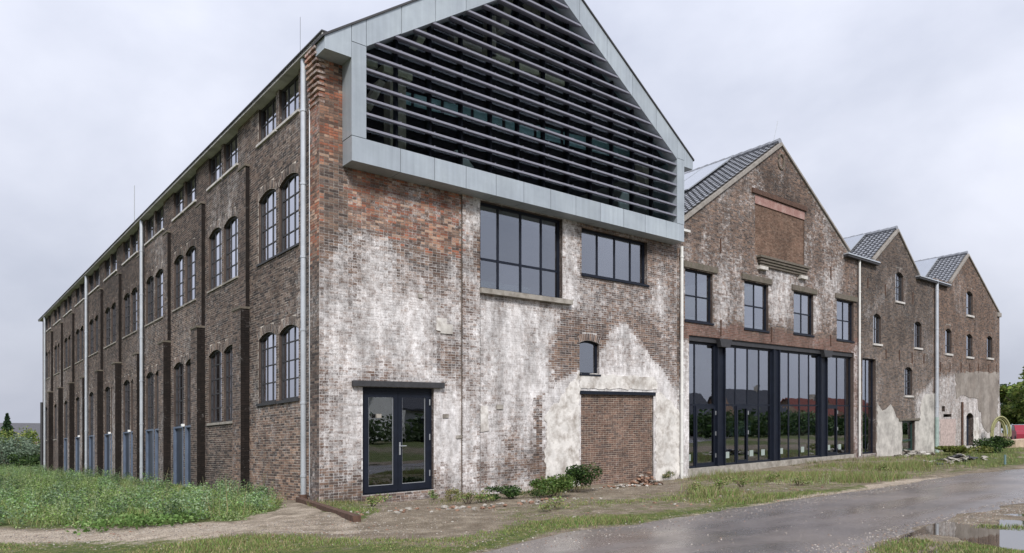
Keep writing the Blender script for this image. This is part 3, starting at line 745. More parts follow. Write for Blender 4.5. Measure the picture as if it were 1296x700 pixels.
# bottom band, joints at the photographed places then regular
js = [xOL]+[front(x, 230, Yf)[0] for x in (507, 550, 590, 628, 663, 697, 729, 760, 789, 817, 843)]+[xOR]
for a, b in zip(js[:-1], js[1:]): panel([(a+G/2, zob), (b-G/2, zob), (b-G/2, zib), (a+G/2, zib)])
for (a, b, zt) in ((xOL, xIL, zIL), (xIR, xOR, zIR)):
    panel([(a, zib+G), (b, zib+G), (b, zt-G), (a, zt-G)])
cutsx = sorted([xOL, xIL, xIR, xOR, xai, xap, xtL, xtR]+[front(x, 20, Yf)[0] for x in (508, 551, 590)]+[xIL+1.05*k for k in range(4, 6)]+[xai+1.1*k for k in range(1, 5)])
cutsx = [c for i, c in enumerate(cutsx) if i == 0 or c-cutsx[i-1] > .05]
def lower(x, side):
    if x < xOL-1e-4 or (x < xOL+1e-3 and side < 0): return zsl
    if x > xOR+1e-4 or (x > xOR-1e-3 and side > 0): return zsr
    if x < xIL-1e-4 or (x < xIL+1e-3 and side < 0): return zIL
    if x > xIR+1e-4 or (x > xIR-1e-3 and side > 0): return zIR
    return inner(x)
for a, b in zip(cutsx[:-1], cutsx[1:]):
    panel([(a+G/2, lower(a, 1)), (b-G/2, lower(b, -1)), (b-G/2, outer(b)), (a+G/2, outer(a))])
# dark roof edge on top, roof planes running back
def roofslab(pts, parent, m, y0, y1, th=.05, name='roof'):
    (xa, za), (xb, zb) = pts
    return MB().prism([(xa, za), (xb, zb), (xb, zb+th), (xa, za+th)], FR(y0), 0, y1-y0).build(name, m, parent)
roofslab([(xtL-.04, OLf(xtL-.04)+.003), (xap, OLf(xap)+.003)], A, M['roof_dark'], Yf-.03, .08, .05)
roofslab([(.55, OLf(.55)+.003), (xap, OLf(xap)+.003)], A, M['roof_dark'], .081, YEND, .05)
roofslab([(xap, ORf(xap)+.003), (xtR+.04, ORf(xtR+.04)+.003)], A, M['roof_dark'], Yf-.03, YEND, .05)
# overhanging eave boxes behind the frame tips (run along the roof edges)
MB().box(xtR-.3, xtR, Yf+Fd+.01, YEND, zsr, orr[0][1]-.02).build('eave_box', M['zinc'], A)
# glazing mullions, panes, slats
nm = 12; ms = [xIL+(xIR-xIL)*i/nm for i in range(nm+1)]
def topin(x): return min(inner(min(max(x, xIL), xIR)), 99)
for x in ms[1:-1]: part('mullion', M['steel'], A, PZ, x-.03, x+.03, .24, .36, zib, topin(x))
for a, b in zip(ms[:-1], ms[1:]):
    pts = [(a+.03, zib), (b-.03, zib), (b-.03, topin(b-.03))]
    if a < xai < b: pts.append((xai, topin(xai)))
    pts.append((a+.03, topin(a+.03))); MB().prism(pts, PZ, .33, .338).build('pane', M['glass_dark'], A)
# fixed transoms
sp_ = (front(463.6, 66.9, Yf)[1]-front(463.6, 161, Yf)[1])/5
z = front(463.6, 161, Yf)[1]-.03
ztop = ILf(xai); zz = z; k = 0
while zz < ztop-.3:
    a = xIL+.002 if zz < zIL else xIL+(zz-zIL)/((ILf(xai)-zIL)/(xai-xIL)); b = xIR-.002 if zz < zIR else xIR-(zz-zIR)/((ILf(xai)-zIR)/(xIR-xai))
    a += .002; b -= .06 if zz > zIR else .002
    m = MB(); n = len(m.v)
    sl_ = m.prism([(0, 0)]*0 or [(0, 0), (1, 0), (1, 1)], PZ, 0, 0) if False else None
    # tilted blade: thick nose in front
    prof = [(.01, -.008), (.012, .040), (.28, .112), (.282, .090), (.04, -.012)]
    for x_ in (a, b): m.v += [(x_, Yf+d_, zz+h_) for d_, h_ in prof]
    q = len(prof); m.f.append(tuple(range(q))); m.f.append(tuple(range(2*q-1, q-1, -1)))
    for i in range(q): j = (i+1) % q; m.f.append((i, i+q, j+q, j))
    so_ = m.build('slat', M['slat'], A)
    for x in ms[1:-1]:
        if a+.1 < x < b-.1: MB().box(x-.009, x+.009, Yf+.06, Yf+.20, zz+.03, zz+.085).build('slat_bracket', M['slat'], so_)
    zz += sp_; k += 1
print('slats', k)
part('glazing_rail', M['steel'], A, PZ, xIL, xIR, .2, .36, zib-.0, zib+.06)
# behind the gable glazing: the old brick gable with piers, beams and a strip of small panes
def inner_piece(name, poly, m, d0, d1): return MB().prism([front(x, y, .6) for x, y in poly], FR(.6), d0, d1).build(name, m, A)
col_b = mat('old_gable_brick', (.42, .34, .27), .9, var=.35, vscale=5, bump=.4)
col_y = mat('old_gable_stone', (.62, .54, .38), .9, var=.3, vscale=5)
for poly, m in (([(494, 100), (514, 100), (514, 195), (494, 195)], col_b), ([(486, 80), (522, 92), (522, 102), (486, 90)], col_y), ([(462, 70), (478, 75), (478, 86), (462, 82)], col_y),
                ([(536, 30), (546, 34), (534, 58), (526, 54)], col_y), ([(575, 40), (610, 54), (610, 66), (575, 52)], col_b), ([(620, 20), (628, 20), (628, 72), (620, 72)], col_b),
                ([(617, 58), (646, 68), (646, 80), (617, 70)], col_y), ([(654, 74), (682, 82), (682, 95), (654, 87)], col_y), ([(690, 88), (716, 97), (716, 108), (690, 99)], col_y),
                ([(730, 60), (738, 60), (738, 120), (730, 120)], col_b), ([(752, 112), (776, 122), (776, 132), (752, 122)], col_y), ([(780, 130), (788, 130), (798, 165), (790, 168)], col_b),
                ([(808, 190), (830, 198), (830, 208), (808, 200)], col_y), ([(812, 205), (820, 205), (826, 240), (818, 240)], col_b), ([(670, 0), (680, 0), (702, 30), (692, 34)], col_b),
                ([(480, 100), (488, 104), (470, 140), (462, 136)], col_b), ([(640, 0), (650, 0), (642, 40), (632, 38)], col_b), ([(745, 20), (752, 22), (764, 60), (756, 62)], col_b)):
    if all(z_ < outer(x_)-.15 for x_, z_ in (front(a_, b_, .6) for a_, b_ in poly)): inner_piece('old_beam', poly, m, 0, .3)
teal = mat('teal_backlight_glass', (.22, .36, .38), .15, 0, var=.3, vscale=1.5, spec=1)
xs_ = [512, 534, 572, 610, 650, 690, 724, 756, 786, 812]
for a, b in zip(xs_[:-1], xs_[1:]):
    ya = 106+(a-512)*.262; yb = 106+(b-4-512)*.262
    inner_piece('inner_pane', [(a, ya+16), (b-4, yb+16), (b-4, yb), (a, ya)], teal, .35, .37)
inner_piece('white_brace', [(576, 190), (584, 190), (600, 212), (588, 212)], M['white'], 0, .05)
inner_piece('white_brace', [(784, 252), (790, 240), (796, 240), (796, 266), (784, 262)], M['white'], 0, .05)
inner_piece('inner_mesh_frame', [(455, 215), (870, 320), (870, 300), (455, 196)], M['black'], .1, .2)
# shell of building A behind: rear and right walls, floors, so that the inside is dark
def shell(parent, x0, x1, y0, y1, zt, floors):
    MB().box(x0, x1, y1-.2, y1, -.9, zt).build('rear_wall', M['interior'], parent)
    MB().box(x1-.2, x1, y0, y1-.2, -.9, zt).build('party_wall', M['interior'], parent)
    for z in floors: MB().box(x0+.05, x1-.2, y0, y1-.2, z-.2, z).build('floor_slab', M['interior'], parent)
shell(A, XL+.16, AX1+.1, .9, YEND-.02, zSoff+.1, (-.1, zsE-.8, zsB-.75))
MB().box(XL+.02, AX1+.1, YEND-.02, YEND+.001, -.8, zSoff+.3).build('rear_gable', M['interior'], A)
MB().box(xOL, xOR, .9, 1.0, zWF, zWF+.01).build('ledge', M['interior'], A)
# gable side cheeks behind the frame
MB().box(xOR-.1, xOR-.02, -.02, 12, zWF-.3, orr[0][1]-.05).build('side_cheek', M['zinc'], A)

# ================================================================== BUILDING B
def gable_top(pts):
    xs = [p[0] for p in pts]; zs = [p[1] for p in pts]
    return lambda u: float(np.interp(u, xs, zs))
bL = front(867, 277); bA = front(988, 183); bR = front(1073, 318); bE = front(1088, 326)
bL0 = (xB0-.3, bL[1]-(bL[0]-xB0+.3)*(bA[1]-bL[1])/(bA[0]-bL[0]))
topB = gable_top([bL0, bL, bA, bR, (bR[0]+.01, bE[1]-.05), (xB1+.1, bE[1]-.05)])
BW = [op_px(867, 902, 339, 405, 0, .16), op_px(942, 972.5, 354.5, 415.5, 0, .16), op_px(1004.5, 1029.5, 368, 421.5, 0, .14), op_px(1059, 1080.5, 378, 429.5, 0, .14)]
SF = op_px(872, 1080.5, 424, 594.5, 0, .35)
GI = op_px(955.5, 1018, 246, 322, 0, .04)
opsB = BW+[SF, GI]
def col_B(u, z, Wp, sheet, h=None, h2=None):
    px, py = project(Wp[:, 0], Wp[:, 1], Wp[:, 2]); n = len(u)
    if h is None: h = np.full(n, .5); h2 = h
    px_ = px+4*snoise(u*2, z*2, 31); py_ = py+4*snoise(u*2.2, z*2, 32)
    w = np.full(n, .22)
    def add(poly, v, s=8):
        nonlocal w; m = soft(px_, py_, poly, s); w = w*(1-m)+v*m
    add([(900, 300), (940, 330), (1090, 360), (1090, 410), (860, 400), (860, 310)], .27, 14)
    add([(955, 325), (1055, 350), (1045, 405), (975, 410), (975, 360)], .42, 12)
    add([(930, 190), (990, 170), (1060, 290), (1020, 275), (955, 240), (930, 250)], .08, 12)
    add([(1020, 290), (1035, 300), (1035, 400), (1020, 400)], .34, 6)
    add([(860, 405), (1090, 428), (1090, 450), (860, 430)], .06, 4)
    add([(858, 430), (874, 430), (874, 610), (858, 610)], .62, 3)
    add([(1079, 440), (1092, 440), (1092, 590), (1079, 590)], .42, 3)
    w = w+.10*snoise(u*1.6, z*1.1, 33)+.07*snoise(u*4, z*1.2, 34)
    band = soft(px_, py_, [(866, 407), (1086, 433), (1086, 448), (866, 428)], 3); rb = soft(px_, py_, [(1070, 440), (1086, 440), (1086, 590), (1070, 590)], 3)
    if sheet: rgb = np.tile(np.array(MORT)*.85, (n, 1))
    else:
        rgb = pick(PAL_DARK, h)*np.array((1.30, 1.24, 1.18)); m = (np.maximum(band, rb) > h2*.8+.1)[:, None]; rgb = np.where(m, pick([(.155, .085, .066), (.13, .078, .062), (.18, .105, .085)], h), rgb)*(.85+.3*h2)[:, None]
    if not sheet: w = w+(h-.5)*.22*(w > .2)
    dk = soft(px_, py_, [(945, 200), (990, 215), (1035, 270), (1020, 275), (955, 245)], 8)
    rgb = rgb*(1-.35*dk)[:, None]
    out = np.zeros((n, 4)); out[:, :3] = rgb; out[:, 3] = np.clip(w, 0, 1); return out
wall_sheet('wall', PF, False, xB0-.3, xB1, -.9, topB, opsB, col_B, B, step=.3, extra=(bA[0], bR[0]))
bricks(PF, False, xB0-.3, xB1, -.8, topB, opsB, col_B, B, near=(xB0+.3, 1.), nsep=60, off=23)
for i, w_ in enumerate(BW):
    window(PF, None, *w_[:4], 0, .09, (.5,), (.5,), .06, .05, M['steel'], M['glass'], B)
    xl, xr = ((864, 907), (938, 976), (1001.5, 1033), (1056.5, 1084))[i]
    part('lintel', M['moss_stone'], B, PF, front(xl, 400)[0], front(xr, 400)[0], -.06, .05, w_[3]+.02, w_[3]+.22)
    part('sill', M['steel'], B, PF, w_[0]-.03, w_[1]+.03, -.04, .09, w_[2]-.06, w_[2]-.003)
    part('window_shelf', M['white'], B, PF, w_[0]+.08, w_[1]-.08, .2, .35, w_[2]+.08, w_[2]+.18)
# bricked-up square in the gable
def col_gi(u, z, Wp, sheet, h=None, h2=None):
    n = len(u); out = np.zeros((n, 4)); out[:, :3] = np.array((.24, .18, .14)) if sheet else pick([(.14, .085, .06), (.165, .10, .072), (.12, .075, .054), (.185, .12, .088)], h); out[:, 3] = .02; return out
gi = wall_sheet('brick_infill', FR(.03), False, GI[0]-.01, GI[1]+.01, GI[2]-.01, lambda u: GI[3]-.33, [], col_gi, B, step=1); gi['label'] = 'bricked up square high in the gable'
bricks(FR(.03), False, GI[0], GI[1], GI[2], lambda u: GI[3]-.33, [], col_gi, gi, off=41)
part('pink_board', M['pink'], B, PF, GI[0], GI[1], -.01, .035, GI[3]-.32, GI[3]-.005)
part('lintel', M['rust'], B, PF, front(951, 240)[0], front(1020, 250)[0], -.07, .05, GI[3]+.02, GI[3]+.19)
lg = MB(); e0, e1 = front(957, 325)[0], front(1019, 325)[0]
for i in range(4): lg.pbox(PF, e0+.05*i, e1-.02*i, -.08-.0-.04*(3-i), .02, GI[2]-.02-.09*(i+1), GI[2]-.02-.09*i-.01)
lg.build('corbelled_sill', M['moss_stone'], B)
part('corbel_block', M['stone'], B, PF, e0+.05, e0+.6, -.14, .02, GI[2]-.52, GI[2]-.40); part('corbel_block', M['stone'], B, PF, e1-.55, e1-.05, -.14, .02, GI[2]-.52, GI[2]-.40)
# round vent
cx, cz_ = front(988, 205); tb = MB().tube([(cx+.20*math.cos(t), -.02, cz_+.28*math.sin(t)) for t in np.linspace(0, 2*math.pi, 17)], .04, 6); tb.build('round_vent', M['moss_stone'], B)
def anchor(x, y, h=16, parent=B):
    u, zt = front(x, y); zb = front(x, y+h)[1]; part('wall_anchor', M['rust'], parent, PF, u-.025, u+.025, -.035, .01, zb, zt)
for x, y, h in ((911.5, 302, 18), (1051, 338, 16), (912, 405, 20), (976, 414, 18), (1051, 424, 14)): anchor(x, y, h)
# glazed shopfront
u0, u1, zb, zt = SF[:4]; zb += .0; zt -= 0
zTr = front(872, 512)[1]
zb = (front(872, 594.5)[1]+front(1079, 574)[1])/2
posts = [(910, 920), (981, 989), (1041, 1049)]
part('fascia_beam', M['steel_old'], B, PF, u0-.02, u1+.02, .05, .30, zt-.17, zt-.003)
part('concrete_base', M['concrete'], B, PF, u0-.05, u1+.05, -.02, .3, zb-.5, zb-.003)
for a, b in posts:
    pa, pb = front(a, 500)[0], front(b, 500)[0]
    po = part('post', M['steel'], B, PF, pa+.05, pb-.05, .10, .34, zb, zt-.175)
    MB().pbox(PF, pa+.0, pa+.05, .04, .34, zb, zt-.175).pbox(PF, pb-.05, pb-.0, .04, .34, zb, zt-.175).build('post_flange', M['steel'], po)
    if a != 981:
        MB().prism([(pa-.12, zt-.03), (pb+.14, zt-.03), (pb+.02, zt-.30), (pa-.02, zt-.30)], PF, -.12, .04).build('bracket', M['steel_old'], po)
bays = [(872, 910, (884,), 1, False), (920, 981, (935.8, 951, 965.5), 1, False), (989, 1041, (1003, 1016.5, 1028.5), None, False), (1049, 1080.5, (1063.8, 1074.5), 0, False)]
for bi, (a, b, mls, door, _) in enumerate(bays):
    ua, ub = front(a, 500)[0], front(b, 500)[0]
    ml = [front(x, 500)[0] for x in mls]; fr = [(x-ua)/(ub-ua) for x in ml]
    zlo, zhi = zb, zt-.178
    wo_ = window(PF, None, ua+.002, ub-.002, zlo, zhi, 0, .14, fr, [(zTr-zlo)/(zhi-zlo)], .07, .06, M['steel'], M['glass'], B, name='shopfront_window', depth=.1)
    edges = [ua]+ml+[ub]
    if door is not None:
        da, db = edges[door], edges[door+1]
        q = MB(); q.pbox(PF, da+.03, da+.11, .12, .15, zlo+.02, zTr-.03).pbox(PF, db-.11, db-.03, .12, .15, zlo+.02, zTr-.03).pbox(PF, da+.11, db-.11, .12, .15, zTr-.13, zTr-.03).pbox(PF, da+.11, db-.11, .12, .15, zlo+.02, zlo+.14)
        dd = q.build('glass_door', M['steel'], B)
        for z_ in (zlo+.3, (zlo+zTr)/2, zTr-.35): part('hinge', M['alu'], dd, PF, db-.05, db-.01, .10, .12, z_, z_+.14)
    for j in range(len(edges)-1):
        if (bi, j) in ((0, 0), (1, 0), (1, 2), (1, 3), (2, 0), (2, 2), (3, 0), (3, 1)):
            w_ = edges[j+1]-edges[j]; ps_ = edges[j]+w_*.2
            part('paper', M['paper'], wo_, PF, ps_, ps_+min(.24, w_*.42), .163, .168, zlo+.24, zlo+.46)
# things seen inside behind the glass
part('white_board', M['white'], B, PF, front(948, 500)[0], front(975, 500)[0], .8, .83, zb+1.0, zb+1.55)
MB().pbox(PF, front(895, 500)[0], front(903, 500)[0], 1.5, 1.6, zb, zt).build('inner_column', M['white'], B)
shell(B, xB0, xB1, .6, 24, bE[1]-.5, (zb-.02, zt+.1))
MB().box(xB0-.05, xB0+.1, .36, 24, -.9, bE[1]-.5).build('party_wall', M['interior'], B)
# roof with pantiles
def tile_roof(parent, eL, ap, eR, y0, y1, tileY, sep=0, gut=.0, solar=None, name='roof'):
    """left slope carries real tiles up to depth tileY"""
    roofslab([eL, (ap[0], ap[1])], parent, M['roof_dark'], y0, y1, .06, 'roof'); roofslab([(ap[0]+.001, ap[1]), eR], parent, M['roof_dark'], y0, y1, .06, 'roof')
    for (p, q, sgn) in ((eL, ap, 1), (eR, ap, -1)):
        Lg = math.hypot(q[0]-p[0], q[1]-p[1]); dx, dz = (q[0]-p[0])/Lg, (q[1]-p[1])/Lg; nx, nz = (-dz, dx) if sgn > 0 else (dz, -dx)
        if nz < 0: nx, nz = -nx, -nz
        ex, tw = .275, .215; nr = int(Lg/ex); nc = int((tileY-y0)/tw); Vs = []; Fs = []; keys = []
        for r in range(nr+1):
            for c in range(nc):
                if solar and sgn > 0 and solar[0] < (c+.5)*tw+y0 < solar[1] and solar[2] < (r+.5)*ex/Lg < solar[3]: continue
                s0, s1 = r*ex-.04, min((r+1)*ex, Lg); ya, yb = y0+c*tw, y0+(c+1)*tw-.006
                h0, h1 = .115, .068; ym = ya+(yb-ya)*.35; ye = ya+(yb-ya)*.7
                row = []
                for s_, hh in ((s0, h0), (s1, h1)):
                    for yy, ad in ((ya, .045), (ym, .0), (ye, .0), (yb, .03)):
                        row.append((p[0]+dx*s_+nx*(hh+ad), yy, p[1]+dz*s_+nz*(hh+ad)))
                for s_, hh in ((s0, h0-.03), (s0, h0-.03)):
                    pass
                for yy, ad in ((ya, .045), (ym, .0), (ye, .0), (yb, .03)):
                    row.append((p[0]+dx*s0+nx*(h0+ad-.035), yy, p[1]+dz*s0+nz*(h0+ad-.035)))
                Vs.append(row); keys.append((ya, -s0))
        Vs = np.array(Vs); f = [(0, 1, 5, 4), (1, 2, 6, 5), (2, 3, 7, 6), (8, 9, 1, 0), (9, 10, 2, 1), (10, 11, 3, 2)]; f = np.array(f)
        if sgn < 0: f = f[:, ::-1]
        f = f[:, ::-1]
        order = sorted(range(len(Vs)), key=lambda i: keys[i])
        ns = sep if sgn > 0 else 0
        for i in order[:ns]:
            V = sheared(Vs[i]); np_obj('roof_tile', V, f, M['tile'], None, parent, org=V.mean(0))
        rest = order[ns:]
        if rest:
            V = sheared(Vs[rest].reshape(-1, 3)); F = (np.arange(len(rest))[:, None, None]*12+f[None]).reshape(-1, 4)
            np_obj('roof_tiles', V, F, M['tile'], None, parent, kind='stuff', org=V.min(0))
    # ridge tiles
    n = int((tileY-y0)/.4)
    rm = MB()
    for i in range(n):
        y = y0+i*.4; q = MB().tube([(ap[0], y, ap[1]+.13), (ap[0], y+.41, ap[1]+.115)], [.13, .115], 8); q.build('ridge_tile', M['tile'], parent) if i < 18 else None
    # verge along the gable front
    for (p, q) in ((eL, ap), (ap, eR)):
        hh_ = .08 if p is eL else .05; MB().prism([(p[0], p[1]-hh_*.75), (q[0], q[1]-hh_*.75), (q[0], q[1]+hh_), (p[0], p[1]+hh_)], FR(0), -.07, .10).build('verge', M['verge'], parent)
bLw = (xB0-.25, topB(xB0-.25)+.02)
ySB = left(934, 204, bA[0])[0]; print('solar y', ySB, left(1098, 297, front(1136, 292)[0])[0], left(1191, 328, front(1225, 323)[0])[0])
solB = (4.6, 15.5, .42, .97)
tile_roof(B, bLw, (bA[0], bA[1]), (bR[0]+.1, bR[1]+.02), .02, 24, 16, sep=300)
# solar panels lie on the left slope
def solar(parent, eL, ap, y0, n, w, f0, f1, rows=1):
    Lg = math.hypot(ap[0]-eL[0], ap[1]-eL[1]); dx, dz = (ap[0]-eL[0])/Lg, (ap[1]-eL[1])/Lg; nx, nz = -dz, dx
    for r in range(rows):
        g0 = f0+(f1-f0)*r/rows+.005; g1 = f0+(f1-f0)*(r+1)/rows-.005
        for i in range(n):
            ya, yb = y0+i*w+.015, y0+(i+1)*w-.015; m = MB(); fr = MB()
            def pt(f, yy, h): return (eL[0]+dx*Lg*f+nx*h, yy, eL[1]+dz*Lg*f+nz*h)
            def slab(m_, a, b, c, d, h0, h1):
                k = len(m_.v); m_.v += [pt(a, c, h0), pt(b, c, h0), pt(b, d, h0), pt(a, d, h0), pt(a, c, h1), pt(b, c, h1), pt(b, d, h1), pt(a, d, h1)]
                m_.f += [tuple(k+i_ for i_ in q) for q in ((0, 3, 2, 1), (4, 5, 6, 7), (0, 1, 5, 4), (2, 3, 7, 6), (1, 2, 6, 5), (0, 4, 7, 3))]
            slab(m, g0, g1, ya, yb, .20, .235); o = m.build('solar_panel', M['alu'], parent)
            q = MB(); slab(q, g0+.004, g1-.004, ya+.03, yb-.03, .236, .242); q.build('solar_glass', M['solar'], o)
solar(B, bLw, bA, ySB, 7, 1.3, .50, .95)
MB().tube([(bA[0], .3, bA[1]+.2), (bA[0]+.15, .2, bA[1]+1.0)], .01, 6).build('lightning_rod', M['alu'], B)
# gutters at the valleys, downpipes
gA = MB().box(front(866, 295)[0]-.2, front(873, 293)[0]-.15, -.14, .3, front(867, 295)[1], front(867, 292)[1]).build('gutter_end', M['pipe_pale'], B)
downpipe(front(863, 400, -.1)[0], -.10, -.4, zob-.02, .05, M['pipe_pale'], A, 2.2)
downpipe(front(1088, 400, -.1)[0], -.10, -.2, bE[1]-.15, .045, M['pipe_pale'], C, 2.2)

# ================================================================== BUILDINGS C and D
def gut(parent, x0, x1, y):
    a, z = front(x0, y, -.15); b = front(x1, y, -.15)[0]
    q = MB(); q.box(a, b, -.20, .25, z-.09, z+.0); q.build('gutter', M['steel_old'], parent); MB().box(a-.02, b+.02, -.23, .25, z+.0, z+.05).build('gutter_lip', M['pipe'], parent)
def build_small(Pt, xa, xb, eL, ap, eR, z_eave, ops, colf, nm):
    top = gable_top([(xa, z_eave), (eL[0]-.01, z_eave), eL, ap, eR, (xb+.2, eR[1])])
    wall_sheet('wall', PF, False, xa, xb, -1.1, top, ops, colf, Pt, step=.3, extra=(eL[0], ap[0], eR[0])); bricks(PF, False, xa, xb, -1.0, top, ops, colf, Pt, off=nm*7)
def col_C(u, z, Wp, sheet, h=None, h2=None):
    px, py = project(Wp[:, 0], Wp[:, 1], Wp[:, 2]); n = len(u)
    if h is None: h = np.full(n, .5); h2 = h
    w = np.full(n, .12)+.07*snoise(u*1.2, z*1.2, 51)
    px_ = px+2*snoise(u*2, z*2, 31); py_ = py+2*snoise(u*2.2, z*2, 32)
    for poly, v in (([(1136.5, 343), (1139.5, 346), (1098, 402), (1095.5, 398)], .30), ([(1099, 490), (1112, 510), (1110, 580), (1085, 580)], .3), ([(1160, 498), (1184, 480), (1184, 580), (1155, 580)], .5)):
        m = soft(px_, py_, poly, 3); w = w*(1-m)+v*m
    rgb = np.tile(np.array(MORT)*.72, (n, 1)) if sheet else pick(PAL_DARK, h)*np.array((.95, 1.0, 1.0))*(.85+.3*h2)[:, None]
    lowb = soft(px_, py_, [(1085, 440), (1190, 440), (1190, 590), (1085, 590)], 12)
    rgb = rgb*(.95+.35*lowb)[:, None]
    out = np.zeros((n, 4)); out[:, :3] = rgb; out[:, 3] = np.clip(w, 0, 1); return out
def col_D(u, z, Wp, sheet, h=None, h2=None):
    px, py = project(Wp[:, 0], Wp[:, 1], Wp[:, 2]); n = len(u)
    if h is None: h = np.full(n, .5); h2 = h
    w = np.full(n, .12)+.07*snoise(u*1.2, z*1.2, 61)
    px_ = px+2*snoise(u*2, z*2, 31); py_ = py+2*snoise(u*2.2, z*2, 32)
    for poly, v in (([(1185, 475), (1215, 475), (1215, 575), (1185, 575)], .48), ([(1215, 500), (1275, 500), (1275, 575), (1215, 575)], .55)):
        m = soft(px_, py_, poly, 5); w = w*(1-m)+v*m
    rgb = np.tile(np.array(MORT)*.85, (n, 1)) if sheet else pick(PAL_DARK, h)*np.array((1.25, 1.15, 1.05))*(.85+.3*h2)[:, None]
    out = np.zeros((n, 4)); out[:, :3] = rgb; out[:, 3] = np.clip(w, 0, 1); return out
cE = front(1105, 329); cA = front(1136, 292); cR = front(1163, 349); zcE = front(1088, 324)[1]-.05
zT_ = front(1100, 452)[1]
CW = [op_px(1133.3, 1143.5, 343, 380.5, .16, .16), op_px(1105, 1115.3, 396, 434.5, .16, .16), op_px(1157, 1166.3, 406, 439.5, .15, .16), op_px(1144.7, 1154.7, 464, 500.5, .16, .16)]
CSF = op_px(1091.5, 1108.6, 452.6, 575, 0, .3); CD = op_px(1142, 1157.7, 532.6, 571.5, 0, .2)
build_small(C, xB1, xC1, cE, cA, cR, zcE, CW+[CSF, CD], col_C, 3)
CR = [(.5,)]
for w_ in CW:
    window(PF, None, *w_[:5], .09, (.5,), (.28, .5, .74) if w_ is not CW[1] and w_ is not CW[2] else (.5,), .05, .035, M['steel_old'], M['glass'], C, sep=False)
    part('sill', M['sill'], C, PF, w_[0]-.05, w_[1]+.05, -.06, .08, w_[2]-.09, w_[2]-.003)
    part('white_jamb', M['sill'], C, PF, w_[0]+.002, w_[0]+.07, .02, .088, w_[2], w_[3]-.2)
window(PF, None, *CSF[:4], 0, .14, (.5,), [(front(1091.5, 514)[1]-CSF[2])/(CSF[3]-CSF[2])], .07, .05, M['steel'], M['glass'], C, name='shopfront_window', label='narrow tall shopfront window')
o = part('ladder', M['alu'], C, PF, CSF[0]+.2, CSF[0]+.24, .5, .54, CSF[2], CSF[2]+1.5)
window(PF, None, *CD[:4], 0, .12, (), (.35,), .10, .08, mat('green_door', (.018, .045, .04), .4), M['glass'], C, name='door', label='small dark green door')
part('lintel', M['moss_stone'], C, PF, front(1137, 530)[0], front(1163, 530)[0], -.07, .05, CD[3]+.003, CD[3]+.10)
part('door_step', M['concrete'], C, PF, CD[0]-.05, CD[1]+.05, -.1, .15, CD[2]-.15, CD[2]-.004)
plaster([(1110, 510), (1116, 520), (1121, 518), (1127, 512), (1134, 528), (1141, 533), (1141, 576), (1112, 582), (1109, 578)], M['plaster_pale'], C, .8)
plaster([(1158, 533), (1164, 530), (1166, 508), (1169, 500), (1183, 498), (1183, 572), (1158, 574)], M['plaster_pale'], C, .9)
for x, y, h in ((1121, 442, 12), (1138, 443, 13), (1154, 446, 14), (1169, 448, 12), (1098, 352, 12), (1120, 360, 14), (1155, 370, 14)): anchor(x, y, h, C)
tile_roof(C, (cE[0]-.0, cE[1]), cA, cR, .02, 22, 9)
solar(C, (cE[0]-.0, cE[1]), cA, left(1098, 297, cA[0])[0], 5, 1.4, .05, .97)
gut(C, 1072, 1112, 321.5)
dE = front(1202, 358); dA = front(1225, 323); dR = front(1264, 396); zdE = front(1184, 351)[1]-.05
DW = [op_px(1223, 1231.3, 367.4, 398, .16, .16), op_px(1196.4, 1204.4, 415, 447, .15, .16), op_px(1223, 1231, 422, 451, .15, .16), op_px(1249, 1256, 424.5, 452.5, .15, .16)]
DH = op_px(1224.5, 1230, 474, 483, 0, .3); DD = op_px(1223, 1232, 522.7, 564.5, .2, .35); DS = op_px(1192, 1196, 514, 521, 0, .3); DL = op_px(1194, 1204, 524, 528, 0, .2)
build_small(D, xC1, xD1, dE, dA, dR, zdE, DW+[DH, DD, DS, DL], col_D, 5)
for w_ in DW:
    window(PF, None, *w_[:5], .09, (), (.33,), .05, .04, M['steel_old'], M['glass'], D, sep=False)
    part('sill', M['sill'], D, PF, w_[0]-.06, w_[1]+.06, -.07, .08, w_[2]-.11, w_[2]-.003)
    part('white_jamb', M['sill'], D, PF, w_[0]+.002, w_[0]+.06, .02, .088, w_[2], w_[3]-.2)
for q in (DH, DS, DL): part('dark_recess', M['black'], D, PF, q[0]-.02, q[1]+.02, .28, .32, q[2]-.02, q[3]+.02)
part('door', M['blue_dark'], D, PF, DD[0], DD[1], .25, .30, DD[2], DD[3])
a = front(1190, 530)[0]; b = front(1209.5, 530)[0]
plaster([(1190, 531), (1209, 530), (1209, 566), (1190, 570)], mat('pinkish_render', (.40, .32, .30), .9, var=.35, vscale=7, bump=.8, bscale=15), D, .5)
MB().tube([(front(1216.5, 509)[0], -.06, front(1216, 509)[1]), (front(1216.5, 509)[0], -.06, front(1216, 566)[1])], .06, 8).build('downpipe', M['rust'], D)
plaster([(1208, 471), (1222, 473), (1222, 470), (1264, 472), (1264, 500), (1262, 520), (1252, 516), (1240, 522), (1238, 505), (1226, 503), (1216, 500), (1210, 505)], M['plaster_grey'], D, 1.6)
plaster([(1240, 505), (1262, 507), (1262, 540), (1250, 548), (1242, 535)], M['plaster_grey'], D, .9)
plaster([(1232, 530), (1238, 528), (1239, 562), (1232, 563)], M['plaster'], D, .6)
for i, x in enumerate((1190, 1202, 1216, 1227, 1238, 1251, 1261)): anchor(x, 458+i*.6, 12, D)
tile_roof(D, (dE[0], dE[1]), dA, dR, .02, 22, 9)
solar(D, (dE[0], dE[1]), dA, left(1190, 328, dA[0])[0], 5, 1.4, .05, .97)
gut(D, 1163, 1202, 350)
xq = front(1185.7, 400, -.12)[0]; zg = front(1186, 528, -.12)[1]
downpipe(xq, -.12, zg, front(1186, 356)[1], .085, M['pipe'], D, 2.0); downpipe(xq, -.12, -.9, zg, .09, M['pipe_green'], D, 5)
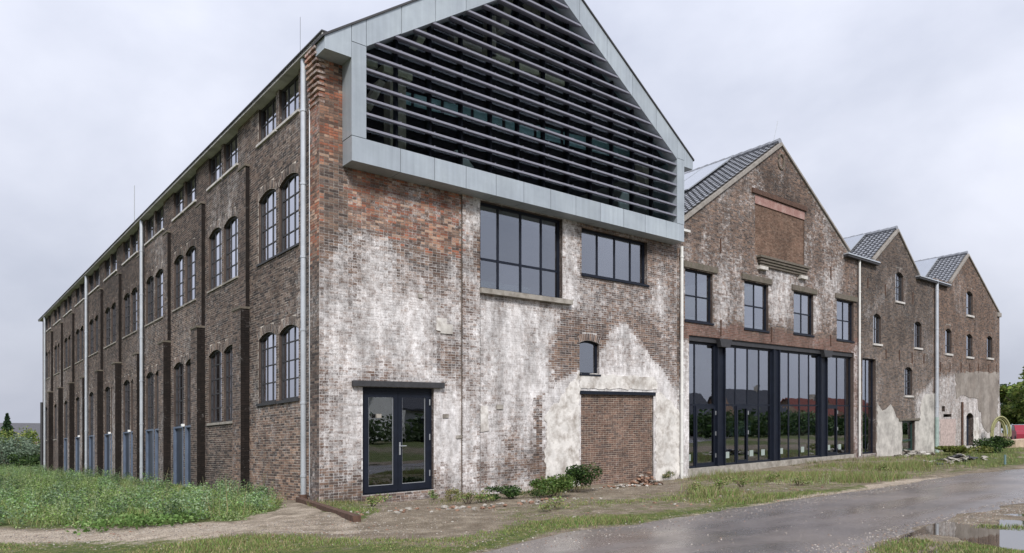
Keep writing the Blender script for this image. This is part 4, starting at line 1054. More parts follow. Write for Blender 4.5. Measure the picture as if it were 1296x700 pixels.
MB().box(xD1-.5, xD1+.12, -.08, .5, dR[1]-.25, dR[1]-.0).build('kneeler', M['verge'], D)
MB().prism([(xD1-.01, -.9), (xD1+.45, -.9), (xD1+.28, 1.4), (xD1+.1, 2.5), (xD1-.01, 2.7)], FR(.02), 0, 1.2).build('buttress', M['plaster_grey'], D)
for Pt, xa, xb, zt in ((C, xB1, xC1, zcE-.3), (D, xC1, xD1, dR[1]-.2)):
    shell(Pt, xa, xb, .5, 22, zt, (-.3, 3.0)); MB().box(xa, xa+.12, .36, 22, -.9, zt).build('party_wall', M['interior'], Pt)
MB().box(xD1-.05, xD1, .05, 22, -.9, dR[1]).build('side_wall', M['plaster_grey'], D)

# ================================================================== GROUND
def ground_plane(x, y):
    x = np.asarray(x, float); y = np.asarray(y, float)
    base = SX*np.clip(x, -25, 60)+SY*np.clip(y, -22, 60)
    h = np.interp(x, [-30, -3, 0, 2, 9, 13, 24, 36, 44, 60], [-.25, -.12, -.16, -.27, -.34, -.38, -.28, -.42, -.6, -.8])
    return base+h
def hit(px, py, n=10):
    a, b = ray(px); t = 12.0
    for _ in range(40):
        x, y = CAM[0]+t*a, CAM[1]+t*b; g = float(ground_plane(x, y)); tn = (CZ-g)*FP/max(py-HOR, 4); t = .5*t+.5*tn
    return CAM[0]+t*a, CAM[1]+t*b
R_UP = [hit(*p) for p in ((500, 728), (590, 700), (740, 668), (880, 650), (1000, 632), (1100, 619), (1180, 605), (1250, 596), (1296, 592.5), (1350, 589))]
R_LO = [hit(*p) for p in ((1010, 745), (1100, 700), (1150, 672), (1230, 647), (1296, 636), (1360, 628), (1450, 621), (1550, 614))]
def ext(P_, d): a, b = np.array(P_[-2]), np.array(P_[-1]); v = (b-a)/np.linalg.norm(b-a); return tuple(b+v*d)
R_UP = [tuple(np.array(R_UP[0])*1 + (np.array(R_UP[0])-np.array(R_UP[1]))/np.linalg.norm(np.array(R_UP[0])-np.array(R_UP[1]))*14)]+R_UP+[ext(R_UP, 60)]
R_LO = [tuple(np.array(R_LO[0]) + (np.array(R_UP[0])-np.array(R_UP[1]))/np.linalg.norm(np.array(R_UP[0])-np.array(R_UP[1]))*14)]+R_LO+[ext(R_LO, 60)]
print('road', R_UP, R_LO)
def resample(P_, n):
    P_ = np.array(P_); d = np.r_[0, np.cumsum(np.linalg.norm(np.diff(P_, axis=0), axis=1))]; s = np.linspace(0, d[-1], n)
    from numpy import interp
    r = np.stack([interp(s, d, P_[:, 0]), interp(s, d, P_[:, 1])], 1)
    for _ in range(6): r[1:-1] = (r[:-2]+2*r[1:-1]+r[2:])/4
    return r
NR = 160
def arcs(P_, n, k=1.0):
    return resample(P_, n)
RU = resample(R_UP, NR); 
# pair each upper point with the nearest lower one along a common parameter
RL = resample(R_LO, NR)
roadpoly = [tuple(p) for p in RU[::4]]+[tuple(p) for p in RL[::-4]]
pc = hit(1215, 676); PUD_Z = float(ground_plane(*pc))+.0
pud_poly = [hit(*p) for p in ((1110, 706), (1145, 680), (1180, 664), (1235, 650), (1262, 645), (1300, 644), (1400, 640), (1500, 660), (1480, 800), (1180, 790))]
print('puddle', pc, pud_poly)
def ground(x, y):
    x = np.asarray(x, float); y = np.asarray(y, float); g = ground_plane(x, y)
    rd = soft(x, y, roadpoly, .35); n = snoise(x*1.3, y*1.3, 71)*.022+snoise(x*4.1, y*4.1, 72)*.010+snoise(x*.4, y*.4, 73)*.03
    pd = soft(x, y, pud_poly, .5)*(1-rd)
    g2 = PUD_Z-.012+snoise(x*2.2, y*2.2, 74)*.016+snoise(x*6, y*6, 75)*.007
    mx_, my_ = MOUND; mound = .16*np.exp(-(((x-mx_)/2.2)**2+((y-my_)/.8)**2))
    fade = np.clip(1-np.hypot(x, y)/70, 0, 1)
    out = g+(n*fade+mound)*(1-rd)-.02*rd
    return out*(1-pd)+g2*pd
MOUND = hit(1040, 606)
def axis(dense0, dense1, st, lo, hi):
    a = list(np.arange(dense0, dense1, st)); s = st; v = dense1
    while v < hi: a.append(v); s *= 1.18; v += s
    a.append(hi); s = st; v = dense0; b = []
    while v > lo: s *= 1.18; v -= s; b.append(max(v, lo))
    return np.array(sorted(set(b+a)))
gx = axis(-14, 32, .2, -900, 1300); gy = axis(-15, 8, .2, -600, 1400)
GX, GY = np.meshgrid(gx, gy, indexing='ij'); fx, fy = GX.ravel(), GY.ravel(); GZ = ground(fx, fy)
inside = (fx > .5) & (fx < 46) & (fy > .4) & (fy < 39)
GZ = np.where(inside, GZ-.6, GZ)
ppx, ppy = project(fx, fy, GZ)
wx = ppx+10*snoise(fx*1.1, fy*1.1, 81)+4*snoise(fx*3.1, fy*3.1, 82); wy = ppy+2.5*snoise(fx*1.3, fy*1.2, 83)+1.2*snoise(fx*4, fy*4, 84)
ORD = ['nearest', 'second', 'third', 'fourth', 'fifth', 'sixth', 'seventh', 'eighth', 'ninth', 'tenth', 'eleventh', 'twelfth', 'thirteenth', 'fourteenth', 'fifteenth', 'sixteenth', 'seventeenth', 'eighteenth', 'nineteenth']
WEED = [(-400, 560), (55, 594), (200, 606), (310, 620), (352, 634), (352, 648), (285, 662), (180, 668), (0, 668), (-500, 690)]
green = soft(wx, wy, WEED, 3)
for poly, v in (([(430, 628), (480, 640), (470, 660), (400, 648)], .8), ([(560, 690), (700, 660), (880, 640), (1000, 622), (1090, 612), (1090, 619), (900, 648), (740, 668), (600, 698)], .75),
                ([(-300, 688), (200, 684), (330, 676), (500, 684), (600, 690), (560, 730), (-300, 760)], .7), ([(620, 640), (760, 628), (900, 622), (900, 640), (640, 668)], .38), ([(560, 628), (760, 612), (760, 640), (560, 645)], .25),
                ([(870, 612), (1000, 596), (1100, 588), (1296, 572), (1296, 592), (1180, 603), (1060, 618), (880, 640)], .42), ([(1180, 560), (1296, 560), (1296, 590), (1180, 588)], .9),
                ([(1225, 668), (1300, 664), (1300, 674), (1230, 676)], .9), ([(1215, 686), (1300, 684), (1300, 705), (1200, 705)], .8), ([(1120, 690), (1170, 688), (1150, 702), (1100, 705)], .6)):
    green = np.maximum(green, soft(wx, wy, poly, 4)*v)
behind = (ppy > 720) | (ppx < -300) | (ppx > 1500); green = np.where(behind, .6+.3*snoise(fx*.5, fy*.5, 3), green)
sand = np.maximum.reduce([soft(wx, wy, [(-200, 668), (130, 672), (260, 664), (330, 664), (250, 690), (0, 692), (-300, 695)], 3)*.9, soft(wx, wy, [(345, 634), (400, 630), (470, 652), (460, 676), (250, 680), (300, 655)], 4)*.5,
                         soft(wx, wy, [(950, 604), (1010, 597), (1090, 602), (1105, 608), (1000, 610)], 3), soft(wx, wy, [(880, 646), (1000, 628), (1100, 614), (1190, 600), (1190, 606), (1100, 620), (1000, 634), (880, 652)], 1.5)])
wet = soft(fx, fy, pud_poly, .5)
gc = np.stack([np.clip(green, 0, 1), np.clip(sand, 0, 1), wet, np.ones_like(wet)], 1)
nx_, ny_ = len(gx), len(gy); I = np.arange(nx_*ny_).reshape(nx_, ny_)
GF = np.stack([I[:-1, :-1].ravel(), I[1:, :-1].ravel(), I[1:, 1:].ravel(), I[:-1, 1:].ravel()], 1)
def ground_mat():
    m = bpy.data.materials.new('ground'); m.use_nodes = True; t = m.node_tree; b = t.nodes['Principled BSDF']; N = t.nodes.new; l = t.links.new
    at = N('ShaderNodeAttribute'); at.attribute_name = 'bcol'; sp = N('ShaderNodeSeparateColor'); l(at.outputs[0], sp.inputs[0]); g = N('ShaderNodeNewGeometry')
    def noise(sc, det=8, ro=.65):
        n = N('ShaderNodeTexNoise'); n.inputs['Scale'].default_value = sc; n.inputs['Detail'].default_value = det; n.inputs['Roughness'].default_value = ro; l(g.outputs['Position'], n.inputs['Vector']); return n.outputs[0]
    def ramp(src, *st):
        r = N('ShaderNodeValToRGB'); e = r.color_ramp.elements
        while len(e) < len(st): e.new(.5)
        for i, (p, c) in enumerate(st): e[i].position = p; e[i].color = (*c, 1)
        l(src, r.inputs[0]); return r.outputs[0]
    dirt = ramp(noise(2.6), (.28, (.12, .095, .068)), (.5, (.19, .158, .12)), (.72, (.32, .275, .215)))
    sand = ramp(noise(5), (.3, (.26, .215, .17)), (.7, (.46, .40, .33)))
    grass = ramp(noise(6), (.3, (.035, .06, .015)), (.5, (.085, .11, .03)), (.7, (.17, .155, .07)))
    fine = noise(40, 3)
    def mixc(f, a, c):
        x = N('ShaderNodeMix'); x.data_type = 'RGBA'; l(f, x.inputs[0]); l(a, x.inputs[6]); l(c, x.inputs[7]); return x.outputs[2]
    def thr(a, nz, lo=.35, hi=.65):
        s = N('ShaderNodeMath'); s.operation = 'ADD'; l(a, s.inputs[0]); q = N('ShaderNodeMath'); q.operation = 'MULTIPLY_ADD'; l(nz, q.inputs[0]); q.inputs[1].default_value = 1.4; q.inputs[2].default_value = -.7; l(q.outputs[0], s.inputs[1])
        r = N('ShaderNodeMapRange'); r.inputs[1].default_value = lo; r.inputs[2].default_value = hi; l(s.outputs[0], r.inputs[0]); return r.outputs[0]
    c = mixc(thr(sp.outputs[1], noise(3)), dirt, sand); c = mixc(thr(sp.outputs[0], noise(3.5)), c, grass)
    pb = ramp(noise(55, 2, .5), (.35, (.5, .5, .5)), (.65, (1.35, 1.33, 1.3)))
    mm = N('ShaderNodeMix'); mm.data_type = 'RGBA'; mm.blend_type = 'MULTIPLY'; mm.inputs[0].default_value = 1; l(c, mm.inputs[6]); l(pb, mm.inputs[7]); 
    l(mm.outputs[2], b.inputs['Base Color']); b.inputs['Roughness'].default_value = .95; b.inputs['Specular IOR Level'].default_value = .2
    bp = N('ShaderNodeBump'); bp.inputs['Strength'].default_value = .9; bp.inputs['Distance'].default_value = .03; l(noise(28, 5), bp.inputs['Height']); l(bp.outputs[0], b.inputs['Normal']); return m
M['ground'] = ground_mat()
go = np_obj('ground', np.stack([fx, fy, GZ], 1), GF, M['ground'], gc, None, kind='structure', smooth=True)

# road
def asphalt():
    m = mat('wet_asphalt', (.132, .116, .112), .55, var=.35, vscale=.7, spec=.9, bump=.10, bscale=60, dirt=(.20, .17, .15), dscale=.45, damt=.6)
    t = m.node_tree; b = [n for n in t.nodes if n.type == 'BSDF_PRINCIPLED'][0]; g = [n for n in t.nodes if n.type == 'NEW_GEOMETRY'][0]
    mp_ = t.nodes.new('ShaderNodeMapping'); mp_.inputs['Rotation'].default_value = (0, 0, math.radians(-12)); mp_.inputs['Scale'].default_value = (.16, .9, 1)
    n = t.nodes.new('ShaderNodeTexNoise'); n.inputs['Scale'].default_value = 1.6; n.inputs['Detail'].default_value = 6; r = t.nodes.new('ShaderNodeMapRange')
    r.inputs['From Min'].default_value = .35; r.inputs['From Max'].default_value = .65; r.inputs['To Min'].default_value = .18; r.inputs['To Max'].default_value = .42
    t.links.new(g.outputs['Position'], mp_.inputs[0]); t.links.new(mp_.outputs[0], n.inputs['Vector']); t.links.new(n.outputs[0], r.inputs[0]); t.links.new(r.outputs[0], b.inputs['Roughness'])
    gr = t.nodes.new('ShaderNodeTexNoise'); gr.inputs['Scale'].default_value = 34; gr.inputs['Detail'].default_value = 4; gr.inputs['Roughness'].default_value = .75; t.links.new(g.outputs['Position'], gr.inputs['Vector'])
    rr = t.nodes.new('ShaderNodeValToRGB'); rr.color_ramp.elements[0].position = .38; rr.color_ramp.elements[0].color = (.78, .78, .78, 1); rr.color_ramp.elements[1].position = .64; rr.color_ramp.elements[1].color = (1.3, 1.3, 1.3, 1)
    t.links.new(gr.outputs[0], rr.inputs[0]); src = b.inputs['Base Color'].links[0].from_socket
    mm = t.nodes.new('ShaderNodeMix'); mm.data_type = 'RGBA'; mm.blend_type = 'MULTIPLY'; mm.inputs[0].default_value = 1; t.links.new(src, mm.inputs[6]); t.links.new(rr.outputs[0], mm.inputs[7]); t.links.new(mm.outputs[2], b.inputs['Base Color'])
    return m
NW = 14; V = []; 
for i in range(NR):
    for j in range(NW+1):
        t = j/NW; jit = .10*math.sin(i*1.7)+.07*math.sin(i*4.3+1) if j in (0, NW) else 0
        p = RU[i]*(1-t)+RL[i]*t; d = (RL[i]-RU[i])/np.linalg.norm(RL[i]-RU[i]); p = p+d*jit*(1 if j == 0 else -1)
        V.append((p[0], p[1], float(ground_plane(p[0], p[1]))+.02-.0*(abs(t-.5))**3 - (.035 if j in (0, NW) else 0)))
I = np.arange(NR*(NW+1)).reshape(NR, NW+1); F = np.stack([I[:-1, :-1].ravel(), I[:-1, 1:].ravel(), I[1:, 1:].ravel(), I[1:, :-1].ravel()], 1)[:, ::-1]
np_obj('road', np.array(V), F, asphalt(), None, None, kind='structure', smooth=True)
# puddle
M['water'] = mat('puddle_water', (.06, .05, .04), .02, 0, spec=1.0)
cx, cy = np.mean([p[0] for p in pud_poly]), np.mean([p[1] for p in pud_poly])
pp = [(cx+(x-cx)*1.02, cy+(y-cy)*1.02) for x, y in pud_poly]
me = bpy.data.meshes.new('puddle_water'); me.from_pydata([(x, y, PUD_Z-.004) for x, y in pp], [], [tuple(range(len(pp)))]); me.materials.append(M['water'])
o = bpy.data.objects.new('puddle_water', me); COL.objects.link(o); o['kind'] = 'structure'

# ================================================================== VEGETATION
GREENS = [(.15, .25, .06), (.22, .33, .09), (.085, .14, .045), (.26, .33, .14), (.18, .25, .12), (.28, .34, .17)]
DRY = [(.28, .235, .12), (.22, .20, .09), (.17, .185, .07), (.34, .29, .17), (.13, .17, .05)]
def leaves(cen, size, pal, up=.3, elong=2.2, r=rng):
    n = len(cen); a = r.normal(size=(n, 3)); a[:, 2] = a[:, 2]*.6+up; a /= np.linalg.norm(a, axis=1)[:, None]
    b = np.cross(a, r.normal(size=(n, 3))); b /= np.linalg.norm(b, axis=1)[:, None]
    s = (size*(.6+.8*r.random(n)))[:, None] if np.ndim(size) == 0 else (size*(.6+.8*r.random(n)))[:, None]
    V = np.stack([cen-a*s, cen+b*s/elong, cen+a*s, cen-b*s/elong], 1)
    c = pick(pal, r.random(n))*(.7+.6*r.random(n))[:, None]; c = np.concatenate([c, np.ones((n, 1))], 1)
    return V.reshape(-1, 3), np.arange(n*4).reshape(n, 4), np.repeat(c, 4, 0)
def blades(base, h, w, pal, r=rng, lean=.35):
    n = len(base); th = r.random(n)*6.283; wv = np.stack([np.cos(th), np.sin(th), np.zeros(n)], 1)*w[:, None]/2
    tip = base+np.stack([r.normal(size=n)*lean*h, r.normal(size=n)*lean*h, h], 1)
    V = np.stack([base-wv, base+wv, tip+wv*.25, tip-wv*.25], 1); c = pick(pal, r.random(n))*(.7+.6*r.random(n))[:, None]; c = np.concatenate([c, np.ones((n, 1))], 1)
    return V.reshape(-1, 3), np.arange(n*4).reshape(n, 4), np.repeat(c, 4, 0)
def join(parts_):
    V, F, Cc = [], [], []; n = 0
    for v, f, c in parts_: V.append(v); F.append(f+n); Cc.append(c); n += len(v)
    return np.concatenate(V), np.concatenate(F), np.concatenate(Cc)
def scatter(poly, n, maxd=60):
    """sample points on the ground so that they spread evenly over the polygon seen in the photo, thinner with distance"""
    xs = [p[0] for p in poly]; ys = [p[1] for p in poly]; out = []
    P_ = np.array([hit(x, y) for x, y in poly]); x0, y0 = P_.min(0); x1, y1 = P_.max(0)
    q = np.stack([rng.uniform(x0, x1, n*4), rng.uniform(y0, y1, n*4)], 1)
    m = soft(q[:, 0], q[:, 1], [tuple(p) for p in P_], .25) > rng.random(len(q)); q = q[m]
    d = np.hypot(q[:, 0]-CAM[0], q[:, 1]-CAM[1]); q = q[rng.random(len(q)) < np.clip((9/d)**1.0, 0, 1)]
    q = q[~((q[:, 0] > -.22) & (q[:, 1] > -.1) & (q[:, 0] < 45))]
    q = q[soft(q[:, 0], q[:, 1], roadpoly, .1) < .5]
    return q[:n]
def gpts(q, dz=0): return np.stack([q[:, 0], q[:, 1], ground(q[:, 0], q[:, 1])+dz], 1)
# tall weeds on the left
WP = [(-60, 590), (50, 596), (200, 609), (310, 624), (345, 634), (340, 650), (285, 661), (180, 668), (0, 668), (-60, 668)]
q = scatter(WP, 8500); clump = snoise(q[:, 0]*1.9, q[:, 1]*1.9, 91); q = q[clump > -.2]
edge = soft(q[:, 0], q[:, 1], [hit(x, y) for x, y in WP], .9); base = gpts(q)
hgt = (.13+.26*rng.random(len(q)))*(.4+.9*np.clip(snoise(q[:, 0]*1.4, q[:, 1]*1.4, 92)+.5, 0, 1.3))*(.35+.65*edge)
rep = 22; ci = np.repeat(np.arange(len(q)), rep); tt = rng.random(len(ci))**.8; sp = .03+.10*tt*(1-.4*tt)
cen = base[ci]+np.stack([rng.normal(size=len(ci))*sp, rng.normal(size=len(ci))*sp, tt*hgt[ci]], 1)
p1 = leaves(cen, .024, GREENS, .5, 2.6)
p2 = blades(base, hgt*1.1, np.full(len(q), .012), GREENS)
q3 = q[rng.random(len(q)) < .10]; q3 = q3[snoise(q3[:, 0]*.8, q3[:, 1]*.8, 201) > .0]; b3 = gpts(q3); h3 = .38+.32*rng.random(len(q3)); p3 = blades(b3, h3, np.full(len(q3), .014), [(.22, .24, .12), (.28, .24, .13)], lean=.15)
c3 = np.repeat(np.arange(len(q3)), 26); t3 = rng.random(len(c3)); s3 = .02+.05*(1-t3)
p4 = leaves(b3[c3]+np.stack([rng.normal(size=len(c3))*s3, rng.normal(size=len(c3))*s3, h3[c3]*(.35+.65*t3)], 1), .015, [(.20, .26, .14), (.26, .28, .15), (.16, .22, .13)], .8, 2.4)
q5 = scatter(WP, 2600); b5 = gpts(q5, .01); c5 = np.repeat(np.arange(len(q5)), 8)
q6 = scatter(WP, 420); b6 = gpts(q6); r6 = .10+.16*rng.random(len(q6)); h6 = .28+.30*rng.random(len(q6)); c6 = np.repeat(np.arange(len(q6)), 170); d6 = rng.normal(size=(len(c6), 3)); d6 /= np.linalg.norm(d6, axis=1)[:, None]; d6 *= (rng.random(len(c6))**.4)[:, None]
k6 = rng.random(len(q6))[c6]; p6 = leaves(b6[c6]+np.stack([d6[:, 0]*r6[c6], d6[:, 1]*r6[c6], h6[c6]*(.55+.5*d6[:, 2])], 1), .026, GREENS, .5, 2.6); tn = np.where(k6 < .4, .55, np.where(k6 < .75, .85, 1.2)); p6[2][:, :3] *= np.repeat(tn, 4)[:, None]*np.array([.92, 1.0, 1.25]); p5 = blades(b5[c5]+np.stack([rng.normal(size=len(c5))*.08, rng.normal(size=len(c5))*.08, np.zeros(len(c5))], 1), .10+.14*rng.random(len(c5)), np.full(len(c5), .010), [(.26, .33, .11), (.17, .26, .07), (.33, .32, .15)], lean=.5)
V, F, Cc = join([p1, p2, p3, p4, p5, p6]); tag(np_obj('weeds', V, F, M['leaf'], Cc, None, kind='stuff'), 'tall green weeds growing along the dark side wall', 'weeds')
# low broad leaves near the sandy strip
q = scatter([(60, 655), (250, 652), (340, 650), (260, 672), (170, 678), (130, 682), (60, 676)], 700)
cl = snoise(q[:, 0]*2.2, q[:, 1]*2.2, 95) > .35; q = q[cl]; base = gpts(q, .03); ci = np.repeat(np.arange(len(q)), 8)
cen = base[ci]+np.stack([rng.normal(size=len(ci))*.09, rng.normal(size=len(ci))*.09, rng.random(len(ci))*.14], 1)
V, F, Cc = leaves(cen, .030, [(.08, .15, .035), (.11, .20, .05), (.16, .25, .08)], .1, 1.5); tag(np_obj('broadleaf_weeds', V, F, M['leaf'], Cc, None, kind='stuff'), 'low broad leaved weeds at the edge of the sand', 'weeds')
# grass tufts
BUSH0 = [(.05, .075, .025), (.09, .10, .04)]
def grassfield(name, label, polys, pal, hm, per=10):
    ps_ = []
    for poly, n in polys:
        q = scatter(poly, n); 
        if len(q) == 0: continue
        base = gpts(q); ci = np.repeat(np.arange(len(q)), per); b = base[ci]+np.stack([rng.normal(size=len(ci))*.05, rng.normal(size=len(ci))*.05, np.zeros(len(ci))-.01], 1)
        k = np.clip(.5+.6*snoise(b[:, 0]*1.5, b[:, 1]*1.5, 97), .15, 1.3)
        ps_.append(blades(b, hm*k*(.5+rng.random(len(ci))), np.full(len(ci), .012), pal))
    V, F, Cc = join(ps_); return tag(np_obj(name, V, F, M['leaf'], Cc, None, kind='stuff'), label, 'grass')
grassfield('grass', 'short green and dry grass beside the road and along the bottom edge', [
    ([(560, 692), (700, 660), (880, 641), (1000, 624), (1090, 614), (1090, 618), (900, 647), (740, 667), (600, 697)], 1600),
    ([(-60, 690), (200, 684), (330, 676), (500, 686), (600, 692), (560, 712), (-60, 712)], 2600),
    ([(430, 630), (470, 640), (465, 655), (400, 646)], 350), ([(620, 640), (760, 630), (900, 624), (900, 640), (660, 664)], 900),
    ([(1225, 668), (1300, 664), (1300, 676), (1230, 678)], 400), ([(1215, 687), (1300, 686), (1300, 712), (1190, 712)], 700), ([(1120, 690), (1170, 686), (1150, 704), (1100, 708)], 250)], GREENS[:3]+DRY+[(.20, .21, .07)], .055)
grassfield('dry_grass', 'dry yellowish grass and weeds in front of the glass shopfront', [
    ([(862, 606), (1000, 594), (1090, 584), (1180, 577), (1180, 601), (1060, 616), (880, 636)], 2600),
    ([(1040, 600), (1175, 580), (1185, 600), (1085, 614)], 900), ([(1180, 572), (1296, 566), (1340, 566), (1340, 586), (1250, 594), (1180, 602)], 1600)], DRY+GREENS[:2], .15)
grassfield('wall_foot_weeds', 'sparse brown and green weeds along the foot of the front wall', [([(556, 636), (640, 626), (735, 613), (735, 622), (640, 636), (560, 645)], 700), ([(830, 606), (866, 602), (1080, 580), (1080, 586), (866, 612), (830, 616)], 700), ([(404, 634), (460, 632), (460, 642), (404, 646)], 300), ([(190, 606), (312, 622), (352, 628), (385, 634), (352, 634)], 500)], DRY+BUSH0, .10, 7)
def plant(name, label, cat, px, py, w, h, n, pal, leaf=.035, group=None, stems=5, xy=None):
    x, y = xy if xy else hit(px, py); 
    z = float(ground(x, y)); o = bpy.data.objects.new(name, None); ORG[o.name] = Vector((x, y, z)); o.location = (x, y, z); COL.objects.link(o); tag(o, label, cat, group)
    k = 7; cc = np.stack([rng.normal(size=k)*w*.28, rng.normal(size=k)*w*.22, h*(.25+.5*rng.random(k))], 1); rr = w*(.16+.14*rng.random(k))
    ii = rng.integers(0, k, n); d = rng.normal(size=(n, 3)); d /= np.linalg.norm(d, axis=1)[:, None]; rad = rng.random(n)**.45
    cen = np.array([x, y, z])+cc[ii]+d*(rr[ii]*rad)[:, None]*np.array([1, 1, h/w*1.1]); cen[:, 2] = np.maximum(cen[:, 2], z+.01)
    V, F, Cc = leaves(cen, leaf, pal, .2, 2.0); np_obj('foliage', V, F, M['leaf'], Cc, o, org=(x, y, z))
    m = MB()
    for i in range(stems):
        e = cc[i % k]; m.tube([(x+e[0]*.1, y+e[1]*.1, z-SX*x-SY*y-.03), (x+e[0]*.8, y+e[1]*.8, z+e[2]-SX*x-SY*y)], [.012*max(1, h), .005], 5)
    m.build('stem', M['bark'], o); return o
BUSH = [(.025, .055, .014), (.04, .08, .018), (.018, .04, .012), (.06, .10, .025)]
gsh = 'shrubs growing against the foot of the wall'
plant('shrub', 'dark green shrub against the left edge of the brick infill', 'shrub', 733, 624, .9, .75, 2600, BUSH, .032, gsh)
plant('shrub', 'wide bright green shrub left of the dark shrub', 'shrub', 700, 630, 1.2, .55, 2600, [(.07, .12, .025), (.05, .10, .02), (.11, .15, .04)], .03, gsh)
plant('shrub', 'low dark shrub at the left end of the row by the whitewashed wall', 'shrub', 650, 635, 1.0, .28, 1500, BUSH, .028, gsh)
plant('weed_clump', 'dry brown weed clump just right of the double door', 'weed', 572, 637, .45, .32, 500, DRY, .022, None)
plant('weed_clump', 'small green weed at the threshold of the double door', 'weed', 551, 634, .22, .25, 260, GREENS, .02, None)
plant('weed_clump', 'dark weeds at the foot of the pale plaster right of the brick infill', 'weed', 846, 606, .7, .35, 700, DRY+BUSH, .025, None)
plant('shrub', 'green shrub under the coiled yellow hose', 'shrub', 1260, 573, 1.7, .85, 2600, BUSH, .06, None)
plant('shrub', 'yellow green bush below the rusty pipe of the rightmost building', 'shrub', 1206, 576, 1.8, .5, 1800, [(.12, .14, .03), (.09, .12, .025), (.16, .16, .05)], .06, None)
TL = ['dry tuft below the pale wall patch, second from the pilaster', 'dry tuft at the foot of the pilaster strip', 'dry tuft at the left foot of the shopfront', 'dry tuft below the first dark post of the shopfront', 'dry tuft below the second bay of the shopfront', 'dry tuft near the second post of the shopfront', 'dry tuft beside the sandy mound', 'dry tuft before the white plaster right of the shopfront', 'dry tuft on the grass below the bright green shrub', 'dry tuft left of the double door near the rusty beam']
for i, (px, py) in enumerate(((612, 640), (592, 642), (880, 628), (912, 622), (940, 618), (975, 640-28), (1010, 616), (1120, 596), (700, 650), (470, 645))):
    plant('weed_clump', TL[i], 'weed', px, py, .5, .28, 420, DRY+GREENS[:3], .022, 'dry tufts on the verge' if px > 720 else 'tufts by the whitewashed wall')

def tree(name, label, x, y, h, w, n, pal, leaf, trunk=.3, conifer=False, group=None, z=None):
    z = float(ground(x, y)) if z is None else z; o = bpy.data.objects.new(name, None); ORG[o.name] = Vector((x, y, z)); o.location = (x, y, z); COL.objects.link(o); tag(o, label, 'tree', group)
    def bz(a, b, c): return (a, b, c-SX*a-SY*b)
    m = MB().tube([bz(x, y, z-.3), bz(x+.05*w, y, z+h*.3), bz(x-.03*w, y, z+h*.75)], [trunk, trunk*.7, trunk*.2], 8)
    if not conifer:
        k = 30; th = rng.random(k)*6.28; rr = w*.5*rng.random(k)**.5*.85; hh = h*(.18+.70*rng.random(k)); rr *= np.sqrt(np.clip(1-((hh/h-.5)/.55)**2, .1, 1))
        cc = np.stack([rr*np.cos(th), rr*np.sin(th), hh], 1); cr = w*(.08+.10*rng.random(k))
        for i in range(0, k, 3):
            c = cc[i]; m.tube([bz(x, y, z+h*.25), bz(x+c[0]*.5, y+c[1]*.5, z+h*.2+c[2]*.4), bz(x+c[0], y+c[1], z+c[2])], [trunk*.4, trunk*.2, .02], 6)
        ii = rng.integers(0, k, n); d = rng.normal(size=(n, 3)); d /= np.linalg.norm(d, axis=1)[:, None]; cen = cc[ii]+d*(cr[ii]*rng.random(n)**.35)[:, None]
    else:
        t = rng.random(n)**.8; th = rng.random(n)*6.28; lay = np.modf(t*9)[0]; r_ = w*.5*(1-t)*(1.1-.6*lay)*rng.random(n)**.35
        cen = np.stack([r_*np.cos(th), r_*np.sin(th), h*(.12+.88*t)], 1)
    m.build('trunk', M['bark'], o)
    V, F, Cc = leaves(cen+np.array([x, y, z]), leaf, pal, .1, 1.8); np_obj('crown', V, F, M['leaf'], Cc, o, org=(x, y, z)); return o
def far(px, t):
    a, b = ray(px); return CAM[0]+a*t, CAM[1]+b*t
TR = [(.14, .20, .04), (.18, .23, .05), (.09, .14, .03), (.24, .26, .07), (.06, .10, .025)]
tg = 'leafy trees beyond the right end of the row'
x, y = far(1300, 62); tree('leafy_tree', 'large yellow green tree beyond the rightmost building', x, y, 6.9, 6.5, 9000, TR, .16, .25, group=tg, z=.8)
x, y = far(1340, 58); tree('leafy_tree', 'leafy tree at the right edge of the view', x, y, 6.2, 6, 6000, TR, .16, .25, group=tg, z=.8)
x, y = far(1272, 75); tree('leafy_tree', 'darker tree tucked behind the corner of the rightmost building', x, y, 6.0, 6, 5000, BUSH+TR[:2], .17, .25, group=tg, z=.8)
# far left vegetation
tl = 'trees and bushes beyond the far end of the side wall'
CON = [(.03, .06, .03), (.05, .09, .035), (.02, .045, .022)]
x, y = far(9, 70); tree('conifer_tree', 'dark pointed conifer at the left edge of the view', x, y, 5.0, 3.2, 3500, CON, .12, .12, True, tl, z=-1.9)
GG = [(.14, .19, .13), (.10, .15, .10), (.18, .23, .17)]
for i, (px, t, h, w, lb, pal) in enumerate(((-14, 66, 3.9, 4.5, 'bright green bush at the very left edge', TR), (20, 64, 3.4, 4, 'bright green bush under the conifer', TR), (24, 56, 2.9, 3.6, 'grey green hedge plant behind the weeds', GG),
                                         (50, 62, 3.7, 4, 'yellow green bush next to the end of the side wall', TR), (46, 54, 2.6, 3.2, 'grey green hedge plant beside the end of the side wall', GG), (2, 54, 2.8, 4, 'grey green hedge plant at the left edge', GG), (34, 50, 1.6, 3.0, 'dark low bramble in front of the grey green hedge', BUSH))):
    x, y = far(px, t); tree('bush', lb, x, y, h, w, 2600, pal, .09, .08, group=tl, z=-1.9)
